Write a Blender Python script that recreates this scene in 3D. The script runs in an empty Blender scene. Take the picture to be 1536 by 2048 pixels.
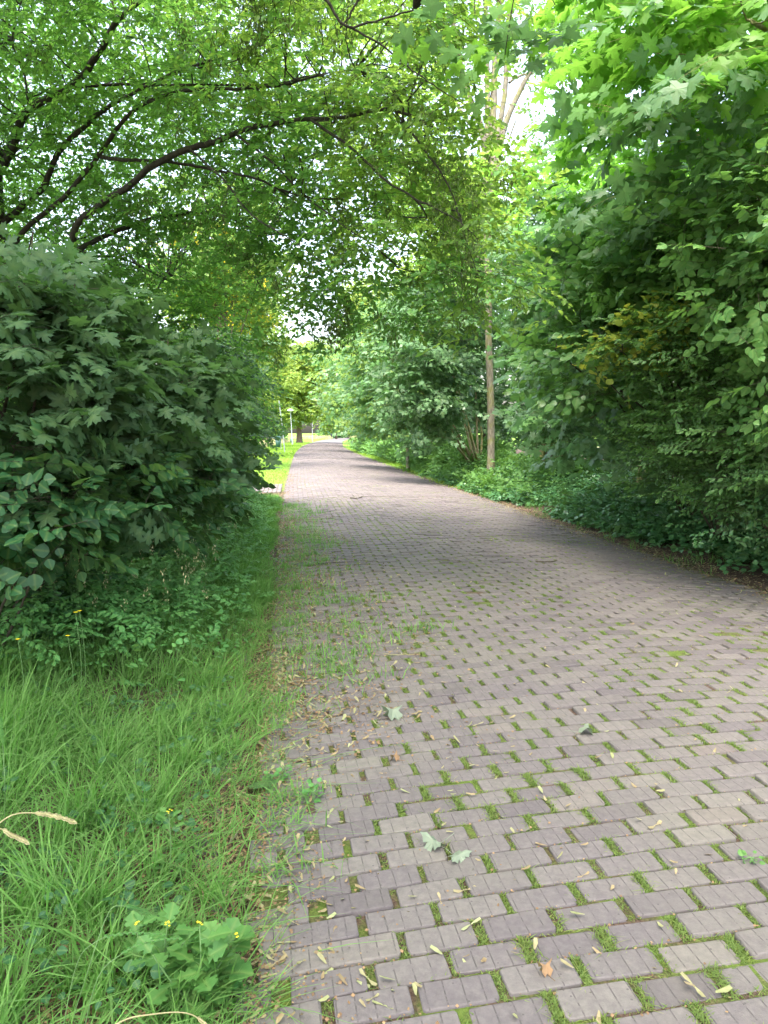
import bpy, math, numpy as np
from mathutils import Vector
rng = np.random.default_rng(7)
S = bpy.context.scene
COL = S.collection
R_ = math.radians

# ---------------------------------------------------------------- camera
F_PX, PITCH, CAMZ = 1480.0, R_(6.09), 1.6
cam_d = bpy.data.cameras.new("camera"); cam = bpy.data.objects.new("camera", cam_d); COL.objects.link(cam)
cam.location = (0, 0, CAMZ); cam.rotation_euler = (R_(90) - PITCH, 0, 0)
cam_d.sensor_fit = 'VERTICAL'; cam_d.sensor_height = 24.0; cam_d.lens = 24.0 * F_PX / 2048.0
cam_d.clip_start = 0.05; cam_d.clip_end = 2000
S.camera = cam
S.render.resolution_x, S.render.resolution_y = 768, 1024

# ---------------------------------------------------------------- sky, sun, exposure
SUN_EL, SUN_AZ = R_(64), R_(-162)          # azimuth from +Y towards +X
w = bpy.data.worlds.new("World"); S.world = w; w.use_nodes = True
nt = w.node_tree; nt.nodes.clear()
sky = nt.nodes.new("ShaderNodeTexSky"); sky.sky_type = 'NISHITA'; sky.sun_disc = False
sky.sun_elevation = SUN_EL; sky.sun_rotation = SUN_AZ; sky.dust_density = 6.0; sky.air_density = 1.3; sky.ozone_density = 1.0
hs = nt.nodes.new("ShaderNodeHueSaturation"); hs.inputs['Saturation'].default_value = 0.75; hs.inputs['Value'].default_value = 1.4
bg = nt.nodes.new("ShaderNodeBackground"); bg.inputs['Strength'].default_value = 0.15
wo = nt.nodes.new("ShaderNodeOutputWorld")
nt.links.new(sky.outputs[0], hs.inputs['Color']); nt.links.new(hs.outputs[0], bg.inputs['Color']); nt.links.new(bg.outputs[0], wo.inputs['Surface'])
sd = bpy.data.lights.new("sun", 'SUN'); sd.energy = .65; sd.angle = R_(14); sd.color = (1.0, 0.97, 0.91)
sun = bpy.data.objects.new("sun", sd); COL.objects.link(sun)
sv = Vector((math.sin(SUN_AZ) * math.cos(SUN_EL), math.cos(SUN_AZ) * math.cos(SUN_EL), math.sin(SUN_EL)))
sun.rotation_euler = sv.to_track_quat('Z', 'Y').to_euler(); sun.location = (0, 0, 30)
S.view_settings.view_transform = 'Standard'; S.view_settings.look = 'None'; S.view_settings.gamma = 1
S.view_settings.exposure = 2.47
S.render.engine = 'CYCLES'
cy = S.cycles
cy.max_bounces = 8; cy.diffuse_bounces = 5; cy.glossy_bounces = 2; cy.transmission_bounces = 4; cy.transparent_max_bounces = 4
cy.use_denoising = True; cy.sampling_pattern = 'BLUE_NOISE'; cy.sample_clamp_indirect = 3.0; cy.caustics_reflective = False; cy.caustics_refractive = False
try:
    cy.denoiser = 'OPENIMAGEDENOISE'; cy.denoising_prefilter = 'ACCURATE'; cy.denoising_input_passes = 'RGB_ALBEDO_NORMAL'
except Exception:
    pass

# ---------------------------------------------------------------- helpers
CP, SP = math.cos(PITCH), math.sin(PITCH)
def at(px, py, Y):
    """real point at forward distance Y seen at photo pixel px, py"""
    x = (px - 768) / F_PX; y = -(py - 1024) / F_PX
    d = np.array([x, CP + y * SP, -SP + y * CP])
    k = Y / d[1]
    return np.array([0, 0, CAMZ]) + d * k
def unit(v):
    v = np.asarray(v, float); n = np.linalg.norm(v, axis=-1, keepdims=True); return v / np.maximum(n, 1e-9)
def smooth(a, b, x):
    t = np.clip((np.asarray(x, float) - a) / (b - a), 0, 1); return t * t * (3 - 2 * t)
_ph = rng.uniform(0, 6.28, (6, 12)); _fd = rng.normal(0, 1, (6, 12, 2))
def wob(x, y, freq=1.0, k=0):
    """cheap smooth 2D noise, about -1..1"""
    s = 0
    for i in range(12):
        s = s + np.sin(freq * (x * _fd[k, i, 0] + y * _fd[k, i, 1]) * (1 + 0.35 * i) + _ph[k, i]) / (1 + 0.25 * i)
    return s / 3.2

class Geo:
    def __init__(s): s.V = []; s.F = []; s.A = []; s.M = []; s.n = 0; s.smooth = []
    def add(s, V, F, A=None, mat=0, smooth=False):
        V = np.asarray(V, np.float32).reshape(-1, 3); F = np.asarray(F, np.int64)
        s.V.append(V); s.F.append(F + s.n)
        s.A.append(np.zeros((len(V), 3), np.float32) if A is None else np.asarray(A, np.float32).reshape(-1, 3))
        s.M.append(np.full(len(F), mat, np.int32)); s.smooth.append(np.full(len(F), smooth, bool)); s.n += len(V)
        return s
    def build(s, name, mats, parent=None, loc=None):
        me = bpy.data.meshes.new(name)
        V = np.concatenate(s.V); A = np.concatenate(s.A)
        if loc is not None: V = V - np.asarray(loc, np.float32)
        loops = np.concatenate([f.ravel() for f in s.F]); sizes = np.concatenate([np.full(len(f), f.shape[1]) for f in s.F])
        starts = np.concatenate([[0], np.cumsum(sizes)[:-1]])
        me.vertices.add(len(V)); me.vertices.foreach_set('co', V.ravel())
        me.loops.add(len(loops)); me.loops.foreach_set('vertex_index', loops.astype(np.int32))
        me.polygons.add(len(sizes)); me.polygons.foreach_set('loop_start', starts.astype(np.int32)); me.polygons.foreach_set('loop_total', sizes.astype(np.int32))
        me.polygons.foreach_set('material_index', np.concatenate(s.M)); me.polygons.foreach_set('use_smooth', np.concatenate(s.smooth))
        at_ = me.attributes.new('lv', 'FLOAT_VECTOR', 'POINT'); at_.data.foreach_set('vector', A.ravel())
        me.update(calc_edges=True)
        for m in (mats if isinstance(mats, (list, tuple)) else [mats]): me.materials.append(m)
        o = bpy.data.objects.new(name, me); COL.objects.link(o)
        if parent is not None: o.parent = parent
        elif loc is not None: o.location = loc
        return o
def inst(g, T, O, Rm, sc, rnd, spr, mat=0, smooth=False):
    """place template T (verts, faces, mid) N times: Rm[N,3,3] rows = side, dir, normal"""
    TV, TF, TM = T; N = len(O); K = len(TV)
    if N == 0: return
    V = np.einsum('kj,nji->nki', TV, Rm) * sc[:, None, None] + O[:, None, :]
    F = TF[None] + (np.arange(N) * K)[:, None, None]
    A = np.empty((N, K, 3), np.float32); A[..., 0] = rnd[:, None]; A[..., 1] = spr[:, None]; A[..., 2] = TM[None]
    g.add(V.reshape(-1, 3), F.reshape(-1, TF.shape[1]), A.reshape(-1, 3), mat, smooth)
def frame(D, N):
    D = unit(D); Sd = unit(np.cross(D, N)); Nn = np.cross(Sd, D)
    return np.stack([Sd, D, Nn], 1)
def tube(g, P, r, n=7, mat=0, rough=0.0):
    P = np.asarray(P, float); r = np.asarray(r, float) * np.ones(len(P))
    T = unit(np.gradient(P, axis=0)); ref = np.array([0.31, 0.22, 0.92]); 
    if abs(T[0] @ unit(ref)) > .9: ref = np.array([1, .1, 0])
    U = unit(np.cross(T, ref)); W = np.cross(T, U)
    a = np.linspace(0, 2 * np.pi, n, endpoint=False)
    rr = r[:, None] * (1 + rough * rng.normal(0, 1, (len(P), n)))
    V = P[:, None] + rr[..., None] * (np.cos(a)[None, :, None] * U[:, None] + np.sin(a)[None, :, None] * W[:, None])
    i = np.arange(len(P) - 1)[:, None] * n; j = np.arange(n)[None]
    F = np.stack([i + j, i + (j + 1) % n, i + n + (j + 1) % n, i + n + j], -1).reshape(-1, 4)
    A = np.zeros((len(P) * n, 3)); A[:, 0] = rng.random()
    g.add(V.reshape(-1, 3), F, A, mat, True)
    c = len(P) * n
    g.add(np.concatenate([V[-1], P[-1:] + T[-1:] * r[-1]]), np.array([[k, (k + 1) % n, n] for k in range(n)]), None, mat, True)
def spline(pts, m=24):
    pts = np.asarray(pts, float); n = len(pts)
    t = np.linspace(0, n - 1, m); i = np.clip(t.astype(int), 0, n - 2); f = (t - i)[:, None]
    p0 = pts[np.clip(i - 1, 0, n - 1)]; p1 = pts[i]; p2 = pts[i + 1]; p3 = pts[np.clip(i + 2, 0, n - 1)]
    return .5 * ((2 * p1) + (-p0 + p2) * f + (2 * p0 - 5 * p1 + 4 * p2 - p3) * f ** 2 + (-p0 + 3 * p1 - 3 * p2 + p3) * f ** 3)
def many_twigs(g, P0, P1, r0, sag, n=3, seg=4, mat=0):
    """N thin bent three-sided twigs"""
    N = len(P0)
    if N == 0: return
    t = np.linspace(0, 1, seg)[None, :, None]
    P = P0[:, None] * (1 - t) + P1[:, None] * t; P[..., 2] += (sag[:, None] * (4 * t[..., 0] * (1 - t[..., 0])))
    D = unit(P1 - P0 + 1e-6); U = unit(np.cross(D, np.array([.2, .3, .93]))); W = np.cross(D, U)
    a = np.linspace(0, 2 * np.pi, n, endpoint=False)
    rr = r0[:, None, None, None] * (1 - .75 * t[..., None])
    V = P[:, :, None] + rr * (np.cos(a)[None, None, :, None] * U[:, None, None] + np.sin(a)[None, None, :, None] * W[:, None, None])
    base = []
    for k in range(seg - 1):
        for j in range(n): base.append([k * n + j, k * n + (j + 1) % n, (k + 1) * n + (j + 1) % n, (k + 1) * n + j])
    base = np.array(base); F = base[None] + (np.arange(N) * seg * n)[:, None, None]
    A = np.zeros((N, seg * n, 3)); A[..., 0] = rng.random(N)[:, None]
    g.add(V.reshape(-1, 3), F.reshape(-1, 4), A.reshape(-1, 3), mat, True)

def tag(o, label=None, cat=None, group=None, kind=None):
    if label: o['label'] = label
    if cat: o['category'] = cat
    if group: o['group'] = group
    if kind: o['kind'] = kind
    return o
def empty(name, loc, label=None, cat=None, group=None):
    o = bpy.data.objects.new(name, None); COL.objects.link(o); o.location = tuple(float(v) for v in loc); o.empty_display_size = .2
    return tag(o, label, cat, group)
class Thing:
    """an Empty at the base; parts are built in world coordinates and stored relative to it"""
    def __init__(s, name, loc, label, cat, group=None): s.loc = np.asarray(loc, float); s.o = empty(name, loc, label, cat, group)
    def part(s, name, g, mats, label=None):
        o = g.build(name, mats, s.o, s.loc)
        if label: o['label'] = label
        return o

# ---------------------------------------------------------------- materials
def newmat(name):
    m = bpy.data.materials.new(name); m.use_nodes = True; t = m.node_tree; t.nodes.clear(); return m, t
def N_(t, typ, **k):
    n = t.nodes.new(typ)
    for a, b in k.items():
        if a in n.inputs: n.inputs[a].default_value = b
        else: setattr(n, a, b)
    return n
def ramp(t, fac, stops):
    r = t.nodes.new('ShaderNodeValToRGB'); e = r.color_ramp.elements
    while len(e) < len(stops): e.new(0.5)
    for el, (p, c) in zip(e, stops): el.position = p; el.color = (*c, 1)
    t.links.new(fac, r.inputs[0]); return r.outputs[0]
def mixc(t, fac, a, b, mode='MIX'):
    m = t.nodes.new('ShaderNodeMix'); m.data_type = 'RGBA'; m.blend_type = mode
    for sock, v in ((m.inputs[0], fac), (m.inputs[6], a), (m.inputs[7], b)):
        if hasattr(v, 'links') or hasattr(v, 'is_linked'): t.links.new(v, sock)
        else: sock.default_value = v if isinstance(v, (int, float)) else (*v, 1)
    return m.outputs[2]
def math_(t, op, a, b=None, c=None):
    m = t.nodes.new('ShaderNodeMath'); m.operation = op
    for i, v in enumerate((a, b, c)):
        if v is None: continue
        if hasattr(v, 'is_linked'): t.links.new(v, m.inputs[i])
        else: m.inputs[i].default_value = v
    return m.outputs[0]
def leafmat(name, stops, trans=(.25, .42, .04), tfac=.42, rough=.42, rib=(.25, .33, .10), ribw=.35, spec=.32):
    """stops: colour ramp over the per-leaf random; spray random shifts it"""
    m, t = newmat(name)
    a = N_(t, 'ShaderNodeAttribute', attribute_name='lv'); x = N_(t, 'ShaderNodeSeparateXYZ'); t.links.new(a.outputs['Vector'], x.inputs[0])
    f = math_(t, 'ADD', math_(t, 'MULTIPLY', x.outputs[0], .5), math_(t, 'MULTIPLY', x.outputs[1], .5))
    col = ramp(t, f, stops)
    geo = N_(t, 'ShaderNodeNewGeometry')
    nz = N_(t, 'ShaderNodeTexNoise', Scale=60.0, Detail=2.0); t.links.new(geo.outputs['Position'], nz.inputs['Vector'])
    col = mixc(t, .35, col, mixc(t, nz.outputs[0], tuple(.55 * c for c in stops[0][1]), tuple(1.25 * c for c in stops[-1][1])))
    if ribw > 0:
        rf = math_(t, 'MULTIPLY', math_(t, 'SUBTRACT', 1.0, math_(t, 'MINIMUM', math_(t, 'MULTIPLY', x.outputs[2], 9.0), 1.0)), ribw)
        col = mixc(t, rf, col, rib)
    # undersides are paler and matt
    under = mixc(t, .30, col, (.10, .17, .06))
    colb = mixc(t, geo.outputs['Backfacing'], col, under)
    p = N_(t, 'ShaderNodeBsdfPrincipled'); t.links.new(colb, p.inputs['Base Color'])
    rg = math_(t, 'ADD', rough, math_(t, 'MULTIPLY', geo.outputs['Backfacing'], .25)); t.links.new(rg, p.inputs['Roughness'])
    p.inputs['Specular IOR Level'].default_value = spec
    tr = N_(t, 'ShaderNodeBsdfTranslucent')
    tc = mixc(t, .45, trans, col); t.links.new(mixc(t, .5, tc, math2col(t, tc, x.outputs[1])), tr.inputs['Color'])
    mx = N_(t, 'ShaderNodeMixShader'); mx.inputs[0].default_value = tfac
    t.links.new(p.outputs[0], mx.inputs[1]); t.links.new(tr.outputs[0], mx.inputs[2])
    o = N_(t, 'ShaderNodeOutputMaterial'); t.links.new(mx.outputs[0], o.inputs[0]); return m
def math2col(t, c, f):
    return mixc(t, f, mixc(t, 1.0, c, (.7, .8, .8), 'MULTIPLY'), mixc(t, 1.0, c, (1.2, 1.1, .9), 'MULTIPLY'))
def barkmat(name, a, b, c, scale=6.0, moss=0.0):
    m, t = newmat(name); geo = N_(t, 'ShaderNodeNewGeometry')
    mp = N_(t, 'ShaderNodeMapping'); mp.inputs['Scale'].default_value = (1, 1, .28); t.links.new(geo.outputs['Position'], mp.inputs[0])
    n1 = N_(t, 'ShaderNodeTexNoise', Scale=scale * 5, Detail=6.0, Roughness=.65); t.links.new(mp.outputs[0], n1.inputs['Vector'])
    n2 = N_(t, 'ShaderNodeTexNoise', Scale=scale * .7, Detail=3.0); t.links.new(geo.outputs['Position'], n2.inputs['Vector'])
    col = ramp(t, n1.outputs[0], [(.3, a), (.5, b), (.72, c)])
    if moss > 0:
        col = mixc(t, math_(t, 'MULTIPLY', ramp_f(t, n2.outputs[0], .45, .62), moss), col, (.16, .17, .03))
    p = N_(t, 'ShaderNodeBsdfPrincipled', Roughness=.9); t.links.new(col, p.inputs['Base Color'])
    bp = N_(t, 'ShaderNodeBump', Strength=.9, Distance=.02); t.links.new(n1.outputs[0], bp.inputs['Height']); t.links.new(bp.outputs[0], p.inputs['Normal'])
    o = N_(t, 'ShaderNodeOutputMaterial'); t.links.new(p.outputs[0], o.inputs[0]); return m
def ramp_f(t, f, a, b):
    m = N_(t, 'ShaderNodeMapRange'); m.inputs[1].default_value = a; m.inputs[2].default_value = b; t.links.new(f, m.inputs[0]); return m.outputs[0]
def plain(name, c, rough=.6, metal=0.0, var=.25, scale=8.0, spec=.5):
    m, t = newmat(name); geo = N_(t, 'ShaderNodeNewGeometry')
    n1 = N_(t, 'ShaderNodeTexNoise', Scale=scale, Detail=4.0); t.links.new(geo.outputs['Position'], n1.inputs['Vector'])
    col = mixc(t, n1.outputs[0], tuple(v * (1 - var) for v in c), tuple(min(1, v * (1 + var)) for v in c))
    p = N_(t, 'ShaderNodeBsdfPrincipled', Roughness=rough, Metallic=metal); t.links.new(col, p.inputs['Base Color'])
    p.inputs['Specular IOR Level'].default_value = spec
    o = N_(t, 'ShaderNodeOutputMaterial'); t.links.new(p.outputs[0], o.inputs[0]); return m

M = {}
M['hornbeam'] = leafmat('hornbeam_leaf', [(0.1, (.034, .13, .030)), (.5, (.056, .19, .040)), (.9, (.10, .27, .05))], trans=(.38, .72, .12), tfac=.57, rough=.40)
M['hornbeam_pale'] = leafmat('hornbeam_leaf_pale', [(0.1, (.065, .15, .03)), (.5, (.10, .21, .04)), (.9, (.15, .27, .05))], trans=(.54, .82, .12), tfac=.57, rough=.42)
M['maple'] = leafmat('maple_leaf', [(0.1, (.048, .135, .078)), (.5, (.074, .19, .104)), (.9, (.110, .245, .115))], trans=(.28, .56, .17), tfac=.44, rough=.38, spec=.42)
M['maple_lime_lit'] = leafmat('maple_leaf_lime_lit', [(0.1, (.075, .21, .035)), (.5, (.12, .31, .045)), (.9, (.18, .39, .055))], trans=(.36, .76, .08), tfac=.50, rough=.42)  # lighter copy of the maple leaf, with the light on it in the colour
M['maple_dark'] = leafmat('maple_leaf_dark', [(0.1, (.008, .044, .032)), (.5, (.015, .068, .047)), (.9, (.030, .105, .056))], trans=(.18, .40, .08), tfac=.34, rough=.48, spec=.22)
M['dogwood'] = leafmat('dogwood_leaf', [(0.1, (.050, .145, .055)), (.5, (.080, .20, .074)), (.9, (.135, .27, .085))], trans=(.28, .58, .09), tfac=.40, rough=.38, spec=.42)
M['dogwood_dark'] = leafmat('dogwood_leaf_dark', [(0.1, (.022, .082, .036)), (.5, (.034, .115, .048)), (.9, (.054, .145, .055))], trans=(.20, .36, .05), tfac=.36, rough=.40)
M['yellowing'] = leafmat('yellowing_leaf', [(0.1, (.11, .25, .04)), (.5, (.24, .36, .05)), (.9, (.42, .42, .07))], trans=(.65, .66, .07), tfac=.40, rough=.4)
M['far'] = leafmat('far_leaf', [(0.1, (.10, .19, .05)), (.5, (.16, .27, .06)), (.9, (.23, .33, .075))], trans=(.46, .62, .10), tfac=.42, rough=.5, ribw=0)  # raised leaf colour stands in for bright glare on the distant trees
M['far_yellow'] = leafmat('far_leaf_yellow', [(0.1, (.14, .24, .03)), (.5, (.22, .32, .045)), (.9, (.32, .37, .06))], trans=(.52, .68, .08), tfac=.45, rough=.5, ribw=0)
M['laburnum'] = leafmat('yellow_blossom', [(0.1, (.55, .42, .02)), (.9, (.75, .60, .04))], trans=(.85, .68, .05), tfac=.5, rough=.6, ribw=0)
M['ivy'] = leafmat('ivy_leaf', [(0.1, (.030, .125, .048)), (.5, (.050, .170, .066)), (.9, (.095, .235, .082))], trans=(.20, .38, .05), tfac=.22, rough=.33, spec=.6)
M['nettle'] = leafmat('nettle_leaf', [(0.1, (.05, .155, .040)), (.5, (.078, .20, .052)), (.9, (.125, .26, .065))], trans=(.26, .52, .08), tfac=.35, rough=.5)
M['herb'] = leafmat('herb_leaf', [(0.1, (.045, .18, .052)), (.5, (.075, .25, .070)), (.9, (.14, .33, .09))], trans=(.25, .44, .07), tfac=.35, rough=.5)
M['grass'] = leafmat('grass_blade', [(0.1, (.032, .15, .028)), (.5, (.068, .25, .042)), (.86, (.13, .37, .06)), (.93, (.20, .33, .09)), (1.0, (.36, .34, .14))], trans=(.24, .70, .07), tfac=.34, rough=.55, ribw=0, spec=.3)
M['shortgrass'] = leafmat('short_grass_blade', [(0.08, (.10, .07, .035)), (.2, (.055, .14, .02)), (.55, (.09, .19, .028)), (.8, (.15, .23, .04)), (.95, (.30, .28, .10))], trans=(.34, .50, .06), tfac=.35, rough=.5, ribw=0)
M['lawngrass'] = leafmat('lawn_grass_blade', [(0.1, (.13, .26, .03)), (.5, (.18, .32, .035)), (.9, (.24, .36, .045))], trans=(.45, .62, .06), tfac=.35, rough=.5, ribw=0)
M['hay'] = leafmat('dry_grass', [(0.1, (.36, .31, .15)), (.5, (.50, .44, .24)), (.9, (.62, .56, .34))], trans=(.55, .5, .3), tfac=.3, rough=.6, ribw=0)
M['seed'] = leafmat('winged_seed', [(0.05, (.15, .07, .045)), (.30, (.25, .14, .08)), (.5, (.28, .21, .12)), (.75, (.24, .26, .11)), (.95, (.36, .38, .21))], trans=(.4, .4, .1), tfac=.15, rough=.55, ribw=0)
M['debris'] = leafmat('brown_debris', [(0.05, (.085, .045, .028)), (.4, (.16, .085, .05)), (.7, (.26, .15, .085)), (.95, (.34, .24, .12))], trans=(.2, .1, .05), tfac=.08, rough=.8, ribw=0)
M['catkin'] = leafmat('seed_cluster', [(0.1, (.045, .085, .022)), (.5, (.08, .13, .035)), (.9, (.14, .19, .055))], trans=(.22, .32, .06), tfac=.3, rough=.6, ribw=0)
M['fallen'] = leafmat('fallen_maple_leaf', [(0.1, (.09, .13, .095)), (.5, (.13, .17, .13)), (.9, (.17, .21, .16))], trans=(.2, .26, .12), tfac=.15, rough=.7, rib=(.25, .28, .20), ribw=.6)
M['bark_dark'] = barkmat('dark_bark', (.014, .012, .010), (.030, .027, .021), (.060, .056, .042), 6)
M['bark_beige'] = barkmat('beige_bark', (.08, .07, .05), (.165, .148, .11), (.27, .245, .19), 4, .6)
M['bark_moss'] = barkmat('mossy_bark', (.12, .10, .06), (.22, .19, .10), (.34, .30, .17), 4, .85)
M['bark_red'] = barkmat('brown_bark', (.06, .042, .032), (.12, .085, .065), (.20, .15, .115), 3)
M['twig'] = barkmat('twig_bark', (.03, .024, .016), (.06, .048, .03), (.10, .085, .05), 10)
M['stem'] = plain('green_stem', (.10, .19, .06), .6)
M['steel'] = plain('galvanised_steel', (.26, .29, .31), .5, .3, .12, 5)
M['glassy'] = plain('lamp_diffuser', (.45, .50, .50), .3, 0, .05)
M['green_paint'] = plain('dark_green_paint', (.035, .10, .085), .4, 0, .2)
M['white_paint'] = plain('white_wood', (.62, .60, .55), .6, 0, .1)
M['yellow'] = plain('yellow_petal', (.85, .65, .02), .6, 0, .12, 40)
M['skin'] = plain('skin', (.45, .28, .2), .6)
M['dark_cloth'] = plain('dark_cloth', (.03, .035, .05), .9)
M['hair'] = plain('dark_hair', (.03, .02, .015), .7)

# paver: fired clay blocks, grey-mauve, each with thin cross scores
def paver_mat():
    m, t = newmat('clay_paver')
    a = N_(t, 'ShaderNodeAttribute', attribute_name='lv'); x = N_(t, 'ShaderNodeSeparateXYZ'); t.links.new(a.outputs['Vector'], x.inputs[0])
    geo = N_(t, 'ShaderNodeNewGeometry'); P = geo.outputs['Position']
    col = ramp(t, x.outputs[0], [(0, (.104, .087, .092)), (.22, (.124, .105, .110)), (.5, (.138, .118, .120)), (.7, (.148, .128, .126)), (.86, (.160, .140, .132)), (1, (.146, .116, .116))])
    n1 = N_(t, 'ShaderNodeTexNoise', Scale=35.0, Detail=8.0, Roughness=.7); t.links.new(P, n1.inputs['Vector'])
    n2 = N_(t, 'ShaderNodeTexNoise', Scale=260.0, Detail=3.0, Roughness=.6); t.links.new(P, n2.inputs['Vector'])
    n3 = N_(t, 'ShaderNodeTexNoise', Scale=1.1, Detail=5.0, Roughness=.6); t.links.new(P, n3.inputs['Vector'])
    col = mixc(t, ramp_f(t, n1.outputs[0], .35, .75), mixc(t, 1.0, col, (.74, .73, .75), 'MULTIPLY'), mixc(t, 1.0, col, (1.14, 1.15, 1.12), 'MULTIPLY'))
    col = mixc(t, math_(t, 'MULTIPLY', ramp_f(t, n2.outputs[0], .60, .74), .5), col, (.10, .085, .08))
    col = mixc(t, math_(t, 'MULTIPLY', ramp_f(t, n3.outputs[0], .45, .70), .30), col, (.16, .15, .11))   # dirt and a film of algae
    u = x.outputs[1]   # 0..1 along the block; negative on the sides
    w5 = math_(t, 'FRACT', math_(t, 'ADD', math_(t, 'MULTIPLY', u, 4.0), math_(t, 'MULTIPLY', x.outputs[0], .8)))
    gr = math_(t, 'LESS_THAN', math_(t, 'ABSOLUTE', math_(t, 'SUBTRACT', w5, .5)), .040)
    brk = ramp_f(t, n1.outputs[0], .43, .54)
    gr = math_(t, 'MULTIPLY', math_(t, 'MULTIPLY', gr, brk), math_(t, 'GREATER_THAN', x.outputs[2], .5))
    col = mixc(t, math_(t, 'MULTIPLY', gr, .72), col, (.045, .038, .038))
    vo = N_(t, 'ShaderNodeTexVoronoi', Scale=24.0); t.links.new(P, vo.inputs['Vector'])
    spot = math_(t, 'LESS_THAN', vo.outputs['Distance'], .085)
    col = mixc(t, math_(t, 'MULTIPLY', spot, .7), col, (.05, .045, .045))
    p = N_(t, 'ShaderNodeBsdfPrincipled', Roughness=.78); t.links.new(col, p.inputs['Base Color']); p.inputs['Specular IOR Level'].default_value = .35
    h = math_(t, 'SUBTRACT', math_(t, 'ADD', math_(t, 'MULTIPLY', n1.outputs[0], .8), math_(t, 'MULTIPLY', n2.outputs[0], .25)), math_(t, 'MULTIPLY', gr, .6))
    bp = N_(t, 'ShaderNodeBump', Strength=.55, Distance=.004); t.links.new(h, bp.inputs['Height']); t.links.new(bp.outputs[0], p.inputs['Normal'])
    o = N_(t, 'ShaderNodeOutputMaterial'); t.links.new(p.outputs[0], o.inputs[0]); return m
M['paver'] = paver_mat()
def ground_mat():
    m, t = newmat('earth_and_turf')
    a = N_(t, 'ShaderNodeAttribute', attribute_name='lv'); x = N_(t, 'ShaderNodeSeparateXYZ'); t.links.new(a.outputs['Vector'], x.inputs[0])
    P = N_(t, 'ShaderNodeNewGeometry').outputs['Position']
    n1 = N_(t, 'ShaderNodeTexNoise', Scale=14.0, Detail=9.0, Roughness=.7); t.links.new(P, n1.inputs['Vector'])
    n2 = N_(t, 'ShaderNodeTexNoise', Scale=.5, Detail=5.0, Roughness=.6); t.links.new(P, n2.inputs['Vector'])
    soil = ramp(t, n1.outputs[0], [(.28, (.035, .022, .016)), (.5, (.085, .056, .042)), (.75, (.15, .105, .08))])
    turf = ramp(t, n1.outputs[0], [(.28, (.07, .15, .02)), (.5, (.12, .25, .03)), (.75, (.18, .31, .045))])
    turf = mixc(t, ramp_f(t, n2.outputs[0], .4, .65), turf, mixc(t, 1.0, turf, (1.2, 1.05, .9), 'MULTIPLY'))
    col = mixc(t, x.outputs[0], soil, turf)
    hay = ramp(t, n1.outputs[0], [(.3, (.28, .27, .11)), (.7, (.50, .46, .26))])
    col = mixc(t, x.outputs[1], col, hay)
    p = N_(t, 'ShaderNodeBsdfPrincipled', Roughness=.95); t.links.new(col, p.inputs['Base Color']); p.inputs['Specular IOR Level'].default_value = .2
    bp = N_(t, 'ShaderNodeBump', Strength=.8, Distance=.03); t.links.new(n1.outputs[0], bp.inputs['Height']); t.links.new(bp.outputs[0], p.inputs['Normal'])
    o = N_(t, 'ShaderNodeOutputMaterial'); t.links.new(p.outputs[0], o.inputs[0]); return m
M['ground'] = ground_mat()
def joint_mat():
    m, t = newmat('joint_soil'); P = N_(t, 'ShaderNodeNewGeometry').outputs['Position']
    n1 = N_(t, 'ShaderNodeTexNoise', Scale=90.0, Detail=6.0, Roughness=.7); t.links.new(P, n1.inputs['Vector'])
    n2 = N_(t, 'ShaderNodeTexNoise', Scale=6.0, Detail=5.0, Roughness=.6); t.links.new(P, n2.inputs['Vector'])
    c = ramp(t, n1.outputs[0], [(.3, (.035, .024, .020)), (.5, (.085, .055, .042)), (.72, (.17, .115, .08))])
    c = mixc(t, ramp_f(t, n2.outputs[0], .42, .60), c, ramp(t, n1.outputs[0], [(.3, (.05, .085, .015)), (.7, (.13, .17, .035))]))
    p = N_(t, 'ShaderNodeBsdfPrincipled', Roughness=.95); t.links.new(c, p.inputs['Base Color']); p.inputs['Specular IOR Level'].default_value = .2
    bp = N_(t, 'ShaderNodeBump', Strength=1.0, Distance=.008); t.links.new(n1.outputs[0], bp.inputs['Height']); t.links.new(bp.outputs[0], p.inputs['Normal'])
    o = N_(t, 'ShaderNodeOutputMaterial'); t.links.new(p.outputs[0], o.inputs[0]); return m
M['joint'] = joint_mat()

# ---------------------------------------------------------------- road course and terrain
_ys = np.array([-12, 0, 2, 3.6, 12.8, 24, 40, 60, 80, 100, 125, 150, 190, 237, 300, 420])
_xs = np.array([.9, -.22, -.41, -.63, -1.83, -3.2, -5.0, -7.2, -9.1, -10.8, -12.3, -13.6, -14.8, -15.6, -14, -6])
def xl(y): return np.interp(y, _ys, _xs)
WID = 5.25
def phi(s): return np.radians(np.interp(s, [0, 1.5, 4, 12, 20, 60, 150], [8.5, 8.8, 10.5, 10.5, 9, 7.5, 4]))
def crown(t, s=0):
    return -.016 * (np.clip(t, -.6, WID + .8) - 2.3) ** 2 + .016 * 2.3 ** 2 * .4
def road_pt(s, t):
    f = phi(s); return xl(s) + t * np.cos(f), s + t * np.sin(f)
def road_t(x, y):
    s = y; t = x * 0
    for _ in range(3):
        f = phi(s); t = (x - xl(s)) / np.cos(f); s = y - np.clip(t, -3, 9) * np.sin(f)
    return s, t
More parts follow.
